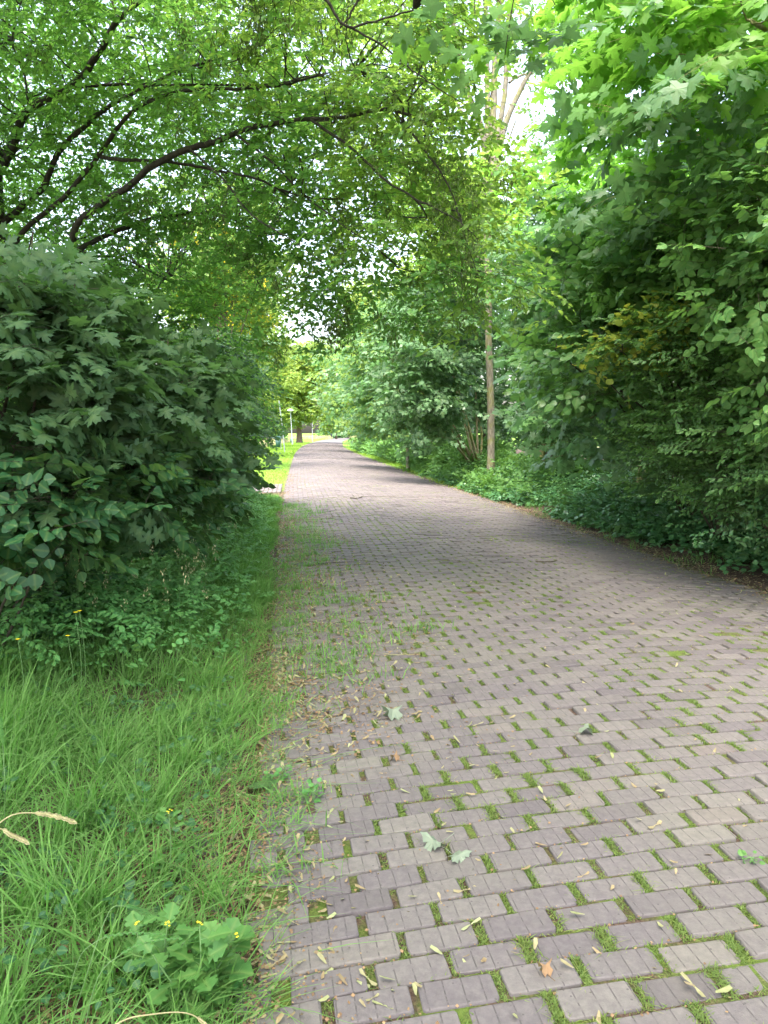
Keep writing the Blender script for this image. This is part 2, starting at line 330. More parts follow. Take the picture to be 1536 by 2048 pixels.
def H(x, y):
    x = np.asarray(x, float); y = np.asarray(y, float); s, t = road_t(x, y)
    base = crown(t)
    left = smooth(.0, -.8, t) * (.05 + .035 * wob(x, y, 1.6, 1)) 
    bh = np.interp(s, [-10, 4, 9, 22, 50, 90], [.45, .45, .50, .62, .55, .15])
    right = smooth(WID + .25, WID + 2.3, t) * bh + smooth(WID, WID + 1, t) * .05 * wob(x, y, 1.8, 2)
    roadm = smooth(-.12, .02, t) * smooth(WID + .12, WID - .02, t)
    far = smooth(25, 90, np.abs(x + 5)) * .6 * (1 + wob(x, y, .03, 3))
    return base + left + right - .045 * roadm + far * smooth(60, 200, np.hypot(x, y))

def geomspace_lines(a, b, near, step, grow):
    out = [near]; st = step; v = near
    while v < b: v += st; st *= grow; out.append(min(v, b))
    st = step; v = near; lo = []
    while v > a: v -= st; st *= grow; lo.append(max(v, a))
    return np.array(lo[::-1] + out)
gx = geomspace_lines(-700, 700, 1.0, .11, 1.022); gy = geomspace_lines(-120, 1400, 6.0, .14, 1.018)
X, Y = np.meshgrid(gx, gy); Z = H(X, Y); Z = Z + .012 * wob(X, Y, 7, 4) * (road_t(X, Y)[1] < 0)
nx, ny = len(gx), len(gy); ii = (np.arange(ny - 1)[:, None] * nx + np.arange(nx - 1)[None]).ravel()
ss, tt = road_t(X, Y)
turf = smooth(-2.6, -4.2, tt + .5 * wob(X, Y, .9, 0)); turf = np.maximum(turf, smooth(19.5, 24, Y) * (tt < 0)); turf = np.maximum(turf, (tt > WID) * smooth(24, 40, ss) * smooth(WID + 1.4, WID + .5, tt))
turf = np.maximum(turf, smooth(70, 110, Y) * (np.abs(tt - 3) > 2.7)); turf = turf * smooth(9, 14, Y)
hay = smooth(62, 68, Y) * smooth(-7.5, -9, tt - .0 * Y) * smooth(135, 120, Y) * (.6 + .4 * wob(X, Y, .3, 5))
g = Geo(); g.add(np.stack([X, Y, Z], -1).reshape(-1, 3), np.stack([ii, ii + 1, ii + nx + 1, ii + nx], -1), np.stack([turf, np.clip(hay, 0, 1), turf * 0], -1).reshape(-1, 3), 0, True)
tag(g.build('ground', M['ground']), kind='structure')
# soil bed of the road, seen in the joints
sl = np.concatenate([np.arange(-8, 40, .12), np.arange(40, 300, 1.0)]); tl = np.linspace(-.01, WID + .05, 22)
Sg, Tg = np.meshgrid(sl, tl); bx, by = road_pt(Sg, Tg)
g = Geo(); n_ = len(sl); jj = (np.arange(len(tl) - 1)[:, None] * n_ + np.arange(n_ - 1)[None]).ravel()
g.add(np.stack([bx, by, crown(Tg) - .012 + .004 * wob(bx, by, 9, 3)], -1).reshape(-1, 3), np.stack([jj, jj + 1, jj + n_ + 1, jj + n_], -1), None, 0, True)
tag(g.build('joint_bed', M['joint']), kind='structure')

# ---------------------------------------------------------------- pavers
def brick_template(hl, hw, cut=.008, ch=.004, depth=.05):
    def ring(a, b, c, z): return [(-a + c, -b, z), (a - c, -b, z), (a, -b + c, z), (a, b - c, z), (a - c, b, z), (-a + c, b, z), (-a, b - c, z), (-a, -b + c, z)]
    v = ring(hl - ch, hw - ch, cut * .8, 0) + ring(hl - ch * .35, hw - ch * .35, cut, -ch * .35) + ring(hl, hw, cut, -ch * 1.3) + ring(hl, hw, cut, -depth)
    v = np.array(v); q = []
    for r in range(3):
        for k in range(8): q.append([r * 8 + k, r * 8 + 8 + k, r * 8 + 8 + (k + 1) % 8, r * 8 + (k + 1) % 8])
    top = np.arange(8)[None]
    return v, np.array(q), top
PL, PW, RP, BP = .2240, .1050, .1155, .2510
# rows: (s, t, half length) 
rows = []
s = -2.5; k = 0
while s < 120:
    solid = 17.55 < s < 17.95
    if solid: s += RP; k += 1; continue
    off = (k % 2) * BP * .5
    t = off + PL / 2 + .01
    if off > 0 and rng.random() < .9: rows.append((s, .055 + .01, .052, k))
    while t + PL / 2 < WID + .06: rows.append((s, t, PL / 2, k)); t += BP
    s += RP; k += 1
rows = np.array(rows)
s_, t_, hl_, k_ = rows.T
n = len(rows)
s_ = s_ + .010 * wob(t_ * 1.0, s_ * .8, 1.6, 2) + rng.normal(0, .0022, n); t_ = t_ + .012 * wob(s_, t_ * .3, 1.1, 1) + rng.normal(0, .004, n) + (t_ < .15) * rng.normal(0, .018, n)
narrow = s_ > 18
bx, by = road_pt(s_, t_); dz = rng.normal(0, .0032, n) + .008 * wob(bx, by, 2.0, 0)
bz = crown(t_) + dz
eps = .05; slope = (crown(t_ + eps) - crown(t_ - eps)) / (2 * eps) + rng.normal(0, .015, n)
f = phi(s_) + rng.normal(0, .011, n)
ux = np.stack([np.cos(f), np.sin(f), slope], -1); ux = unit(ux)
vy = unit(np.stack([-np.sin(f), np.cos(f), rng.normal(0, .014, n)], -1)); vz = np.cross(ux, vy)
O = np.stack([bx, by, bz], -1); rnd = np.clip(rng.beta(2.2, 2.2, n) + .10 * wob(bx, by, 1.2, 4), 0, 1)
g = Geo()
for sel, hl in (((hl_ > .1) & (s_ < 45), PL / 2), ((hl_ < .1) & (s_ < 45), .052)):
    v, q, top = brick_template(hl, PW / 2); vv = v * np.array([1, 1, 1]); m_ = np.where(sel)[0]; N = len(m_); K = len(v)
    jit = 1 + rng.normal(0, .008, (N, 1, 3)); jit[..., 2] = 1
    lv = vv[None] * jit; lv = lv + rng.normal(0, .0009, (N, K, 3)) * np.array([1, 1, .3])
    V = O[m_][:, None] + lv[..., :1] * ux[m_][:, None] + lv[..., 1:2] * vy[m_][:, None] + lv[..., 2:] * vz[m_][:, None]
    A = np.zeros((N, K, 3)); A[..., 0] = rnd[m_][:, None]; A[..., 1] = (v[:, 0] / PL + .5)[None]; A[..., 2] = (np.arange(K) < 16)[None]
    base = (np.arange(N) * K)[:, None, None]
    nb = g.n
    g.add(V.reshape(-1, 3), (q[None] + base).reshape(-1, 4), A.reshape(-1, 3), 0, True)
    g.F.append((top[None] + base).reshape(-1, 8) + nb); g.M.append(np.zeros(N, np.int32)); g.smooth.append(np.zeros(N, bool))
    g.V.append(np.zeros((0, 3), np.float32)); g.A.append(np.zeros((0, 3), np.float32))
m_ = np.where(s_ >= 45)[0]; N = len(m_)
bxv = np.array([(-1, -1, 0), (1, -1, 0), (1, 1, 0), (-1, 1, 0), (-1, -1, -1), (1, -1, -1), (1, 1, -1), (-1, 1, -1)], float)
bxf = np.array([(0, 1, 2, 3), (0, 4, 5, 1), (1, 5, 6, 2), (2, 6, 7, 3), (3, 7, 4, 0)])
lv = bxv[None] * np.stack([hl_[m_], np.full(N, PW / 2), np.full(N, .03)], -1)[:, None]
V = O[m_][:, None] + lv[..., :1] * ux[m_][:, None] + lv[..., 1:2] * vy[m_][:, None] + lv[..., 2:] * np.array([0, 0, 1.])
A = np.zeros((N, 8, 3)); A[..., 0] = rnd[m_][:, None]
g.add(V.reshape(-1, 3), (bxf[None] + (np.arange(N) * 8)[:, None, None]).reshape(-1, 4), A.reshape(-1, 3))
# band of blocks laid end-on across the road
v, q, top = brick_template(PL / 2, PW / 2)
tb = np.arange(.06, WID, .119); N = len(tb); sb = np.full(N, 17.75) + rng.normal(0, .004, N) ; bx, by = road_pt(sb, tb); f = phi(sb) + rng.normal(0, .01, N)
u2 = np.stack([-np.sin(f), np.cos(f), f * 0], -1); v2 = np.stack([-np.cos(f), -np.sin(f), f * 0], -1)
V = np.stack([bx, by, crown(tb) + rng.normal(0, .002, N)], -1)[:, None] + v[None, :, :1] * u2[:, None] + v[None, :, 1:2] * v2[:, None] + v[None, :, 2:] * np.array([0, 0, 1.])
A = np.zeros((N, len(v), 3)); A[..., 0] = rng.random(N)[:, None]; A[..., 2] = 0
base = (np.arange(N) * len(v))[:, None, None]; nb = g.n
g.add(V.reshape(-1, 3), (q[None] + base).reshape(-1, 4), A.reshape(-1, 3), 0, True)
g.F.append((top[None] + base).reshape(-1, 8) + nb); g.M.append(np.zeros(N, np.int32)); g.smooth.append(np.zeros(N, bool)); g.V.append(np.zeros((0, 3), np.float32)); g.A.append(np.zeros((0, 3), np.float32))
# the far end, where single blocks can no longer be told apart
sl = np.arange(120, 300, 2.0); tl = np.linspace(0, WID, 6); Sg, Tg = np.meshgrid(sl, tl); fx, fy = road_pt(Sg, Tg); n_ = len(sl)
jj = (np.arange(5)[:, None] * n_ + np.arange(n_ - 1)[None]).ravel(); A = np.zeros((Sg.size, 3)); A[:, 0] = .6
g.add(np.stack([fx, fy, crown(Tg) + .0], -1).reshape(-1, 3), np.stack([jj, jj + 1, jj + n_ + 1, jj + n_], -1), A)
tag(g.build('paved_road', M['paver']), kind='structure')
# side path joining from the left
g = Geo()
v, q, top = brick_template(PL / 2, PW / 2); 
aa, bb = np.meshgrid(np.arange(-.15, -14, -.125), np.arange(20.6, 23.6, .245)); aa = aa.ravel(); bb = bb.ravel() + (np.round(aa / .125) % 2) * .122
bx = xl(bb) + aa + .0; by = bb + aa * .06; N = len(bx); ang = rng.normal(0, .02, N) + R_(93)
u2 = np.stack([np.cos(ang), np.sin(ang), ang * 0], -1); v2 = np.stack([-np.sin(ang), np.cos(ang), ang * 0], -1)
V = np.stack([bx, by, H(bx, by) + .03 + rng.normal(0, .003, N)], -1)[:, None] + v[None, :, :1] * u2[:, None] + v[None, :, 1:2] * v2[:, None] + v[None, :, 2:] * np.array([0, 0, 1.])
A = np.zeros((N, len(v), 3)); A[..., 0] = (.55 + .4 * rng.random(N))[:, None]; base = (np.arange(N) * len(v))[:, None, None]
g.add(V.reshape(-1, 3), (q[None] + base).reshape(-1, 4), A.reshape(-1, 3), 0, True)
g.F.append((top[None] + base).reshape(-1, 8)); g.M.append(np.zeros(N, np.int32)); g.smooth.append(np.zeros(N, bool)); g.V.append(np.zeros((0, 3), np.float32)); g.A.append(np.zeros((0, 3), np.float32))
tag(g.build('side_path', M['paver']), kind='structure')
# sunken edging stones in the left verge
g = Geo(); N = 12; sv_ = 1.4 + np.arange(N) * .36; tv_ = np.full(N, -.19) + rng.normal(0, .02, N); bx, by = road_pt(sv_, tv_); v, q, top = brick_template(.14, .05, .02, .012)
f = phi(sv_) + R_(90) + .13 + rng.normal(0, .05, N); u2 = np.stack([np.cos(f), np.sin(f), f * 0], -1); v2 = np.stack([-np.sin(f), np.cos(f), f * 0], -1)
V = np.stack([bx, by, H(bx, by) + .004 + rng.normal(0, .008, N)], -1)[:, None] + v[None, :, :1] * u2[:, None] + v[None, :, 1:2] * v2[:, None] + v[None, :, 2:] * np.array([0, 0, 1.])
A = np.zeros((N, len(v), 3)); A[..., 0] = .0; base = (np.arange(N) * len(v))[:, None, None]
g.add(V.reshape(-1, 3), (q[None] + base).reshape(-1, 4), A.reshape(-1, 3), 0, True); g.add(V[:, :8].reshape(-1, 3), np.arange(N * 8).reshape(-1, 8), A[:, :8].reshape(-1, 3))
tag(g.build('kerb', M['paver']), kind='structure')

# ---------------------------------------------------------------- leaf templates: (verts [side, dir, normal], faces, mid)
def ell(wd=.28, fold=.07, droop=.12):
    v = np.array([(0, 0, 0), (0, .5, .02), (0, 1, -droop), (-wd * .85, .28, fold), (-wd * .9, .62, fold * .7), (wd * .85, .28, fold), (wd * .9, .62, fold * .7)])
    f = np.array([(0, 1, 3), (3, 1, 4), (1, 2, 4), (0, 5, 1), (5, 6, 1), (1, 6, 2)]); return v, f, np.abs(v[:, 0])
def ovate(wd=.40, fold=.06, droop=.14):
    y = [.12, .35, .6, .82]; ww = [.62, 1, .82, .42]
    v = [(0, 0, 0), (0, .35, .02), (0, .68, 0), (0, 1, -droop)]
    for sgn in (-1, 1):
        for yy, w_ in zip(y, ww): v.append((sgn * wd * w_, yy, fold * w_ - droop * .5 * yy ** 2))
    f = [(0, 1, 4), (4, 1, 5), (5, 1, 2), (5, 2, 6), (6, 2, 7), (7, 2, 3), (0, 8, 1), (8, 9, 1), (9, 2, 1), (9, 10, 2), (10, 11, 2), (11, 3, 2)]
    v = np.array(v, float); return v, np.array(f), np.abs(v[:, 0])
def maple_t(full=True):
    if full: h = [(.20, -.06), (.42, .02), (.31, .13), (.27, .22), (.44, .30), (.62, .50), (.45, .50), (.34, .58), (.17, .48), (.22, .66), (.27, .80), (.12, .82)]
    else: h = [(.36, -.02), (.26, .22), (.60, .48), (.18, .50), (.24, .76)]
    out = [(0, .04)] + h + [(0, 1.02)] + [(-x, y) for x, y in h[::-1]]
    c = (0, .32); v = [(c[0], c[1], .03)]
    for x, y in out:
        d = math.hypot(x, y - .32); v.append((x, y, -.20 * d * d + .02 * (abs(x) > .4)))
    n = len(out); f = [(0, 1 + (i + 1) % n, 1 + i) for i in range(n)]
    v = np.array(v); f = np.array(f); 
    # make the face normals point up
    a = v[f[0]]; 
    if np.cross(a[1] - a[0], a[2] - a[0])[2] < 0: f = f[:, ::-1]
    return v, f, np.where(np.hypot(v[:, 0], v[:, 1] - .32) < .05, 0, .06)
def quad_t(wd=.45):
    v = np.array([(0, 0, 0), (-wd, .5, .06), (0, 1, -.05), (wd, .5, .06)]); return v, np.array([(0, 2, 1), (0, 3, 2)]), np.abs(v[:, 0])
for fn in (0,): pass
def up(T):
    v, f, m = T; a = v[f[:, 0]]; nrm = np.cross(v[f[:, 1]] - a, v[f[:, 2]] - a)[:, 2]; f = f.copy(); f[nrm < 0] = f[nrm < 0][:, ::-1]; return v, f, m
T_ELL, T_OV, T_ROUND, T_MAP, T_MAPL, T_Q = up(ell()), up(ovate()), up(ovate(.47, .05, .08)), up(maple_t()), up(maple_t(False)), up(quad_t())
T_NARROW = up(ell(.16, .05, .2))
AREA = {id(T_ELL): .34, id(T_OV): .52, id(T_ROUND): .60, id(T_MAP): .46, id(T_MAPL): .46, id(T_Q): .45, id(T_NARROW): .2}
SPEC = {
    'hornbeam': dict(T=T_ELL, size=.080, L=.34, n=9, ang=55, droop=.30, tilt=.45, pet=.006),
    'hornbeam_far': dict(T=T_ELL, size=.12, L=.45, n=7, ang=55, droop=.30, tilt=.5, pet=.006),
    'maple': dict(T=T_MAP, size=.165, L=.34, n=7, ang=62, droop=.22, tilt=.33, pet=.07),
    'maple_far': dict(T=T_MAPL, size=.20, L=.45, n=6, ang=62, droop=.22, tilt=.38, pet=.08),
    'dogwood': dict(T=T_OV, size=.095, L=.30, n=9, ang=50, droop=.05, tilt=.40, pet=.012),
    'dogwood_near': dict(T=T_ROUND, size=.085, L=.30, n=8, ang=55, droop=.10, tilt=.30, pet=.012),
    'privet': dict(T=T_ELL, size=.068, L=.34, n=12, ang=48, droop=.0, tilt=.45, pet=.006),
    'nettle': dict(T=T_OV, size=.075, L=.22, n=7, ang=62, droop=-.1, tilt=.4, pet=.01),
    'farblob': dict(T=T_Q, size=.42, L=.8, n=6, ang=60, droop=.2, tilt=.6, pet=.02),
    'farblob_s': dict(T=T_Q, size=.26, L=.6, n=7, ang=60, droop=.2, tilt=.6, pet=.02),
}
def put_sprays(g, O, D, sp, mat=0, size=1.0, gt=None, matpick=None, twig_r=.0022, upv=None, keep=1.0):
    sp = SPEC[sp]; S_ = len(O); n = sp['n']
    if S_ == 0: return
    D = unit(D); upn = np.array([0, 0, 1.]) + rng.normal(0, .22, (S_, 3)) if upv is None else unit(upv) + rng.normal(0, .2, (S_, 3))
    Sd = unit(np.cross(D, upn)); Nn = np.cross(Sd, D)
    L = sp['L'] * size * rng.uniform(.7, 1.25, S_)
    i = np.arange(n)[None]; t = (i + .6 + rng.uniform(-.2, .2, (S_, n))) / n
    side = np.where((i + rng.integers(0, 2, (S_, 1))) % 2, 1., -1.)
    ang = np.radians(sp['ang']) * (1 - .8 * t ** 3) * side + rng.normal(0, .22, (S_, n)); ang[:, -1] *= .2
    P = O[:, None] + D[:, None] * (L[:, None] * t)[..., None]; P[..., 2] -= sp['droop'] * L[:, None] * t ** 2
    d = D[:, None] * np.cos(ang)[..., None] + Sd[:, None] * np.sin(ang)[..., None]
    d[..., 2] -= sp['droop'] * 1.2 * t + rng.uniform(-.1, .35, (S_, n)); d = unit(d)
    P = P + d * sp['pet'] * size
    nn = Nn[:, None] + rng.normal(0, sp['tilt'], (S_, n, 3))
    sc = sp['size'] * size * rng.uniform(.62, 1.18, (S_, n))
    sel = rng.random((S_, n)) < keep
    P, d, nn, sc = P[sel], d[sel], nn[sel], sc[sel]
    rnd = rng.random(len(P)); spr = np.repeat(np.clip(rng.normal(.5, .25, S_), 0, 1), n).reshape(S_, n)[sel]
    Rm = frame(d, nn)
    if matpick is None: inst(g, sp['T'], P, Rm, sc, rnd, spr, mat)
    else:
        mi = matpick(P)
        for k in np.unique(mi): q_ = mi == k; inst(g, sp['T'], P[q_], Rm[q_], sc[q_], rnd[q_], spr[q_], int(k))
    if gt is not None: 
        E = O + D * L[:, None]; E[:, 2] -= sp['droop'] * L
        many_twigs(gt, O - D * .12 * size, E, np.full(S_, twig_r * size), -.0 * L + sp['droop'] * L * .25)
def foliage(g, blobs, sp, lai=2.4, per=6, clump=(.30, .10), mat=0, size=1.0, gt=None, matpick=None, outward=.8, inner=.5, flat=.35, keep=1.0, twig_r=.0022, hollow=True, face=.55):
    """leaf sprays gathered in flattened clumps on and inside ellipsoids (c, r or (rx, ry, rz)); returns clump centres"""
    S0 = SPEC[sp]; la = AREA[id(S0['T'])] * (S0['size'] * size) ** 2; allc = []
    B = [(np.asarray(c, float), np.ones(3) * r) for c, r in blobs]
    for c, r in B:
        area = 4 * np.pi * ((((r[0] * r[1]) ** 1.6 + (r[0] * r[2]) ** 1.6 + (r[1] * r[2]) ** 1.6) / 3) ** (1 / 1.6))
        nsp = lai * area / (S0['n'] * la * keep); nc = max(1, int(nsp / per))
        u = unit(rng.normal(0, 1, (nc, 3))); q = rng.random(nc) ** .45; q = inner + (1 - inner) * q
        lump = 1 + .16 * np.sin(u[:, 0] * 7 + c[0] * 3) * np.cos(u[:, 1] * 6 + c[1] * 2) + .10 * np.sin(u[:, 2] * 11 + c[2])
        C = c + u * r * (q * lump)[:, None]
        if hollow:
            keepm = np.ones(nc, bool)
            for c2, r2 in B:
                if c2 is c: continue
                keepm &= (((C - c2) / r2) ** 2).sum(1) > .40
            C = C[keepm]; u = u[keepm]
        if len(C) == 0: continue
        C = C[C[:, 2] > H(C[:, 0], C[:, 1]) + .05]
        if len(C) == 0: continue
        uu = unit((C - c) / r ** 1.0)
        allc.append(C)
        O = np.repeat(C, per, 0); U = np.repeat(uu, per, 0)
        off = rng.normal(0, 1, (len(O), 3)) * np.array([clump[0], clump[0], clump[1]]) * size
        az = rng.uniform(0, 2 * np.pi, len(O)); rd = np.stack([np.cos(az), np.sin(az), rng.normal(.05, .25, len(O))], -1)
        D = U * np.array([outward, outward, outward * flat]) + rd * .75
        put_sprays(g, O + off, D, sp, mat, size, gt, matpick, keep=keep, twig_r=twig_r, upv=np.array([0, 0, 1.]) + face * U)
    return np.concatenate(allc) if allc else np.zeros((0, 3))
def limbs_to(g, root_pts, targets, r0=.02, bend=.15, n=5, mat=0, seg=8):
    """a bent limb from the nearest root point to each target"""
    root_pts = np.asarray(root_pts, float)
    for T in targets:
        d = np.linalg.norm(root_pts - T, axis=1) + .6 * np.maximum(0, root_pts[:, 2] - T[2]); a = root_pts[np.argmin(d)]
        m = (a + T) / 2 + rng.normal(0, bend, 3) + np.array([0, 0, .12]); L = np.linalg.norm(T - a)
        P = spline([a, a * .7 + m * .3 + rng.normal(0, bend * .4, 3), m, T], seg); tube(g, P, np.linspace(r0, r0 * .25, seg), n, mat)

def blade_field(g, X, Yy, h, wdt, lean=.5, mat=0, seg=3, z=None, dirbias=None, col=None):
    """curved tapering grass blades"""
    N = len(X); z = H(X, Yy) if z is None else z
    az = rng.uniform(0, 2 * np.pi, N); ld = np.stack([np.cos(az), np.sin(az)], -1)
    if dirbias is not None: ld = ld + dirbias; ld = ld / np.linalg.norm(ld, axis=1, keepdims=True)
    ln = np.abs(rng.normal(0, lean, N)) + .08; bend = rng.uniform(.2, 1.0, N)
    t = np.linspace(0, 1, seg + 1)
    horiz = h[:, None] * (ln[:, None] * t + ln[:, None] * bend[:, None] * 1.3 * t ** 2.2)
    vert = h[:, None] * (t - .5 * (bend * np.clip(ln, 0, 1))[:, None] * t ** 2.4)
    P = np.stack([X[:, None] + ld[:, :1] * horiz, Yy[:, None] + ld[:, 1:] * horiz, z[:, None] + vert], -1)
    fa = az + rng.normal(np.pi / 2, .6, N); sd = np.stack([np.cos(fa), np.sin(fa), np.zeros(N)], -1)
    wv = wdt[:, None] * np.array([.7, 1, .7, 0.0] if seg == 3 else [.8, .9, .0])[None]
    L_ = P - sd[:, None] * wv[..., None]; R2 = P + sd[:, None] * wv[..., None]
    K = 2 * seg + 1
    V = np.empty((N, K, 3)); V[:, 0:2 * seg:2] = L_[:, :seg]; V[:, 1:2 * seg:2] = R2[:, :seg]; V[:, -1] = P[:, seg]
    f = []
    for k in range(seg - 1): f += [(2 * k, 2 * k + 1, 2 * k + 3), (2 * k, 2 * k + 3, 2 * k + 2)]
    f.append((2 * seg - 2, 2 * seg - 1, 2 * seg)); f = np.array(f)
    A = np.zeros((N, K, 3)); A[..., 0] = (rng.random(N) if col is None else col)[:, None]; A[..., 1] = np.clip(.5 + .35 * wob(X, Yy, 2.5, 2) + rng.normal(0, .12, N), 0, 1)[:, None]
    g.add(V.reshape(-1, 3), (f[None] + (np.arange(N) * K)[:, None, None]).reshape(-1, 3), A.reshape(-1, 3), mat)
def scatter(n, s0, s1, t0, t1, pw=1.0):
    s = s0 + (s1 - s0) * rng.random(n) ** pw; t = rng.uniform(t0, t1, n); return s, t
# ================================================================ trees on the left
def P3(l): return [at(a, b, c) for a, b, c in l]
def B3(l): return [(at(a, b, c), r) for a, b, c, r in l]

def samara_bunches(g, C, n=14, size=.045, mat=0):
    """hanging bunches of narrow seeds"""
    O = np.repeat(C, n, 0) + rng.normal(0, .035, (len(C) * n, 3)) * np.array([1, 1, 1.6]); N = len(O)
    D = rng.normal(0, .45, (N, 3)); D[:, 2] -= 1.0
    inst(g, T_NARROW, O, frame(D, rng.normal(0, 1, (N, 3))), size * rng.uniform(.6, 1.2, N), rng.random(N), np.repeat(rng.random(len(C)), n), mat)

base = np.array([-4.72, 9.0, float(H(-4.72, 9.0))])
th = Thing('overhanging_tree', base, 'large dark-barked tree at the left verge with long limbs arching over the road', 'tree')
gt, gl, gs = Geo(), Geo(), Geo()
trunk_pts = [base + (0, 0, -.2), base + (0, 0, .6), base + (.03, .05, 2.0), base + (.02, 0, 3.6), base + (-.05, .1, 5.5), base + (-.2, .2, 7.5), base + (-.1, .5, 10)]
tp = spline(trunk_pts, 30); tube(gt, tp, np.interp(np.linspace(0, 1, 30), [0, .06, .4, .7, 1], [.44, .33, .27, .20, .07]), 14, 0, .03)
limb_px = [
    ([(10, 330, 9), (30, 300, 8.9), (60, 225, 8.6), (150, 172, 8.3), (205, 110, 8.1), (245, 45, 8), (300, 0, 7.8), (400, -60, 7.6)], .085, .035),
    ([(0, 450, 9), (45, 410, 8.9), (85, 370, 8.8), (115, 300, 8.6), (160, 250, 8.5), (215, 205, 8.4), (290, 165, 8.3), (370, 130, 8.2), (520, 80, 8)], .070, .02),
    ([(20, 500, 9), (60, 450, 8.8), (130, 395, 8.6), (200, 315, 8.4), (245, 255, 8.2), (285, 212, 8.1), (370, 178, 8), (480, 172, 7.8), (570, 165, 7.6), (650, 145, 7.4)], .055, .018),
    ([(20, 580, 9.1), (60, 555, 9), (110, 535, 8.9), (140, 490, 8.7), (162, 440, 8.5), (250, 380, 8.2), (300, 338, 8), (380, 300, 7.8), (432, 282, 7.7), (470, 266, 7.6), (530, 245, 7.4), (620, 236, 7.2), (700, 236, 7), (790, 220, 6.9), (880, 250, 6.8)], .085, .02),
    ([(110, 535, 8.9), (180, 492, 9), (255, 458, 9.1), (330, 437, 9.3), (430, 430, 9.5), (520, 470, 9.6)], .060, .02),
    ([(200, 315, 8.4), (260, 325, 8.2), (340, 325, 8.1), (420, 340, 8), (520, 362, 7.8), (600, 395, 7.7), (690, 400, 7.6)], .038, .012),
    ([(20, 610, 9.1), (90, 560, 9.4), (160, 525, 9.8), (230, 515, 10), (330, 560, 10.5)], .06, .015),
    ([(150, 175, 8.4), (230, 172, 8.4), (350, 173, 8.4), (480, 171, 8.3), (560, 168, 8.2), (630, 150, 8), (720, 140, 7.8)], .032, .010),
    ([(380, 300, 7.8), (440, 360, 7.6), (500, 430, 7.4), (570, 480, 7.2), (640, 530, 7.1)], .022, .006),
    ([(470, 266, 7.6), (540, 320, 7.4), (610, 390, 7.2), (680, 440, 7), (760, 500, 6.9)], .022, .006),
    ([(620, 236, 7.2), (700, 290, 7), (760, 350, 6.9), (830, 400, 6.7), (900, 430, 6.6), (960, 480, 6.6)], .026, .007),
    ([(60, 225, 8.6), (50, 150, 8.6), (25, 90, 8.5), (40, 20, 8.4), (60, -60, 8.4)], .024, .012),
    ([(245, 45, 8), (225, 10, 8), (200, -40, 8)], .028, .016),
    ([(540, 8, 8.4), (530, 60, 8.3), (480, 110, 8), (400, 130, 8)], .02, .008),
    ([(430, -120, 6.0), (560, -60, 6), (640, -10, 6), (692, 48, 6), (745, 38, 6), (830, 22, 6)], .030, .010),
    ([(692, 48, 6), (755, 80, 6), (810, 120, 6), (870, 165, 6), (930, 200, 6.1)], .016, .005),
    ([(735, -20, 6), (705, 20, 6), (680, 52, 6)], .018, .010),
    ([(790, 220, 6.9), (850, 300, 6.7), (900, 380, 6.6), (930, 470, 6.6), (960, 560, 6.7)], .02, .005),
]
roots = []
for pts, r0, r1 in limb_px:
    P = spline(P3(pts), 8 * len(pts)); P = P + np.cumsum(rng.normal(0, .0035, P.shape), 0); tube(gt, P, np.linspace(r0, r1, len(P)) * .58, 8, 0, .06); roots.append(P[3:])
roots = np.concatenate(roots)
canopy = B3([(70, 90, 8.4, 1.0), (260, 60, 8.2, 1.1), (450, 70, 8, 1.1), (640, 60, 7.6, 1.1), (800, 110, 7.2, .9), (870, 190, 7, .5),
             (120, 250, 9.0, .9), (300, 250, 8.8, 1.0), (470, 230, 8.2, .95), (640, 230, 7.8, .95), (790, 300, 7.2, .85), (890, 380, 6.9, .55), (965, 480, 6.8, .36),
             (200, 420, 9.8, .65), (340, 400, 9.2, .7), (500, 400, 8.6, .75), (650, 400, 7.8, .9), (780, 450, 7.3, .75), (965, 380, 7.2, .36), (985, 520, 7.0, .28), (620, 600, 8.8, .42), (560, 640, 9.4, .36), (700, 630, 8.2, .30), (800, 600, 7.6, .36), (640, 480, 9, .6), (90, 530, 8.6, .5), (230, 550, 9.2, .5), (370, 610, 9.8, .45), (880, 530, 7.0, .55), (960, 600, 7.0, .30),
             (420, 560, 10.2, .55), (560, 530, 9, .6), (690, 550, 8.2, .5), (280, 580, 10.6, .5), (660, 660, 9, .22), (790, 590, 7.4, .35),
             (100, -150, 8, 1.5), (420, -180, 7.5, 1.5), (750, -150, 6.8, 1.3), (-200, 100, 8.5, 1.6), (-150, 420, 8.6, 1.2),
             (500, 60, 11.5, 1.6), (250, 150, 12.5, 1.5), (60, 300, 13, 1.6), (180, 480, 13, 1.3), (20, 480, 12, 1.2), (-60, 120, 12, 1.7), (700, 180, 11, 1.2), (480, 280, 12, 1.1), (750, 380, 10.5, .9), (860, 240, 9.5, .6), (940, 420, 9.5, .6)])
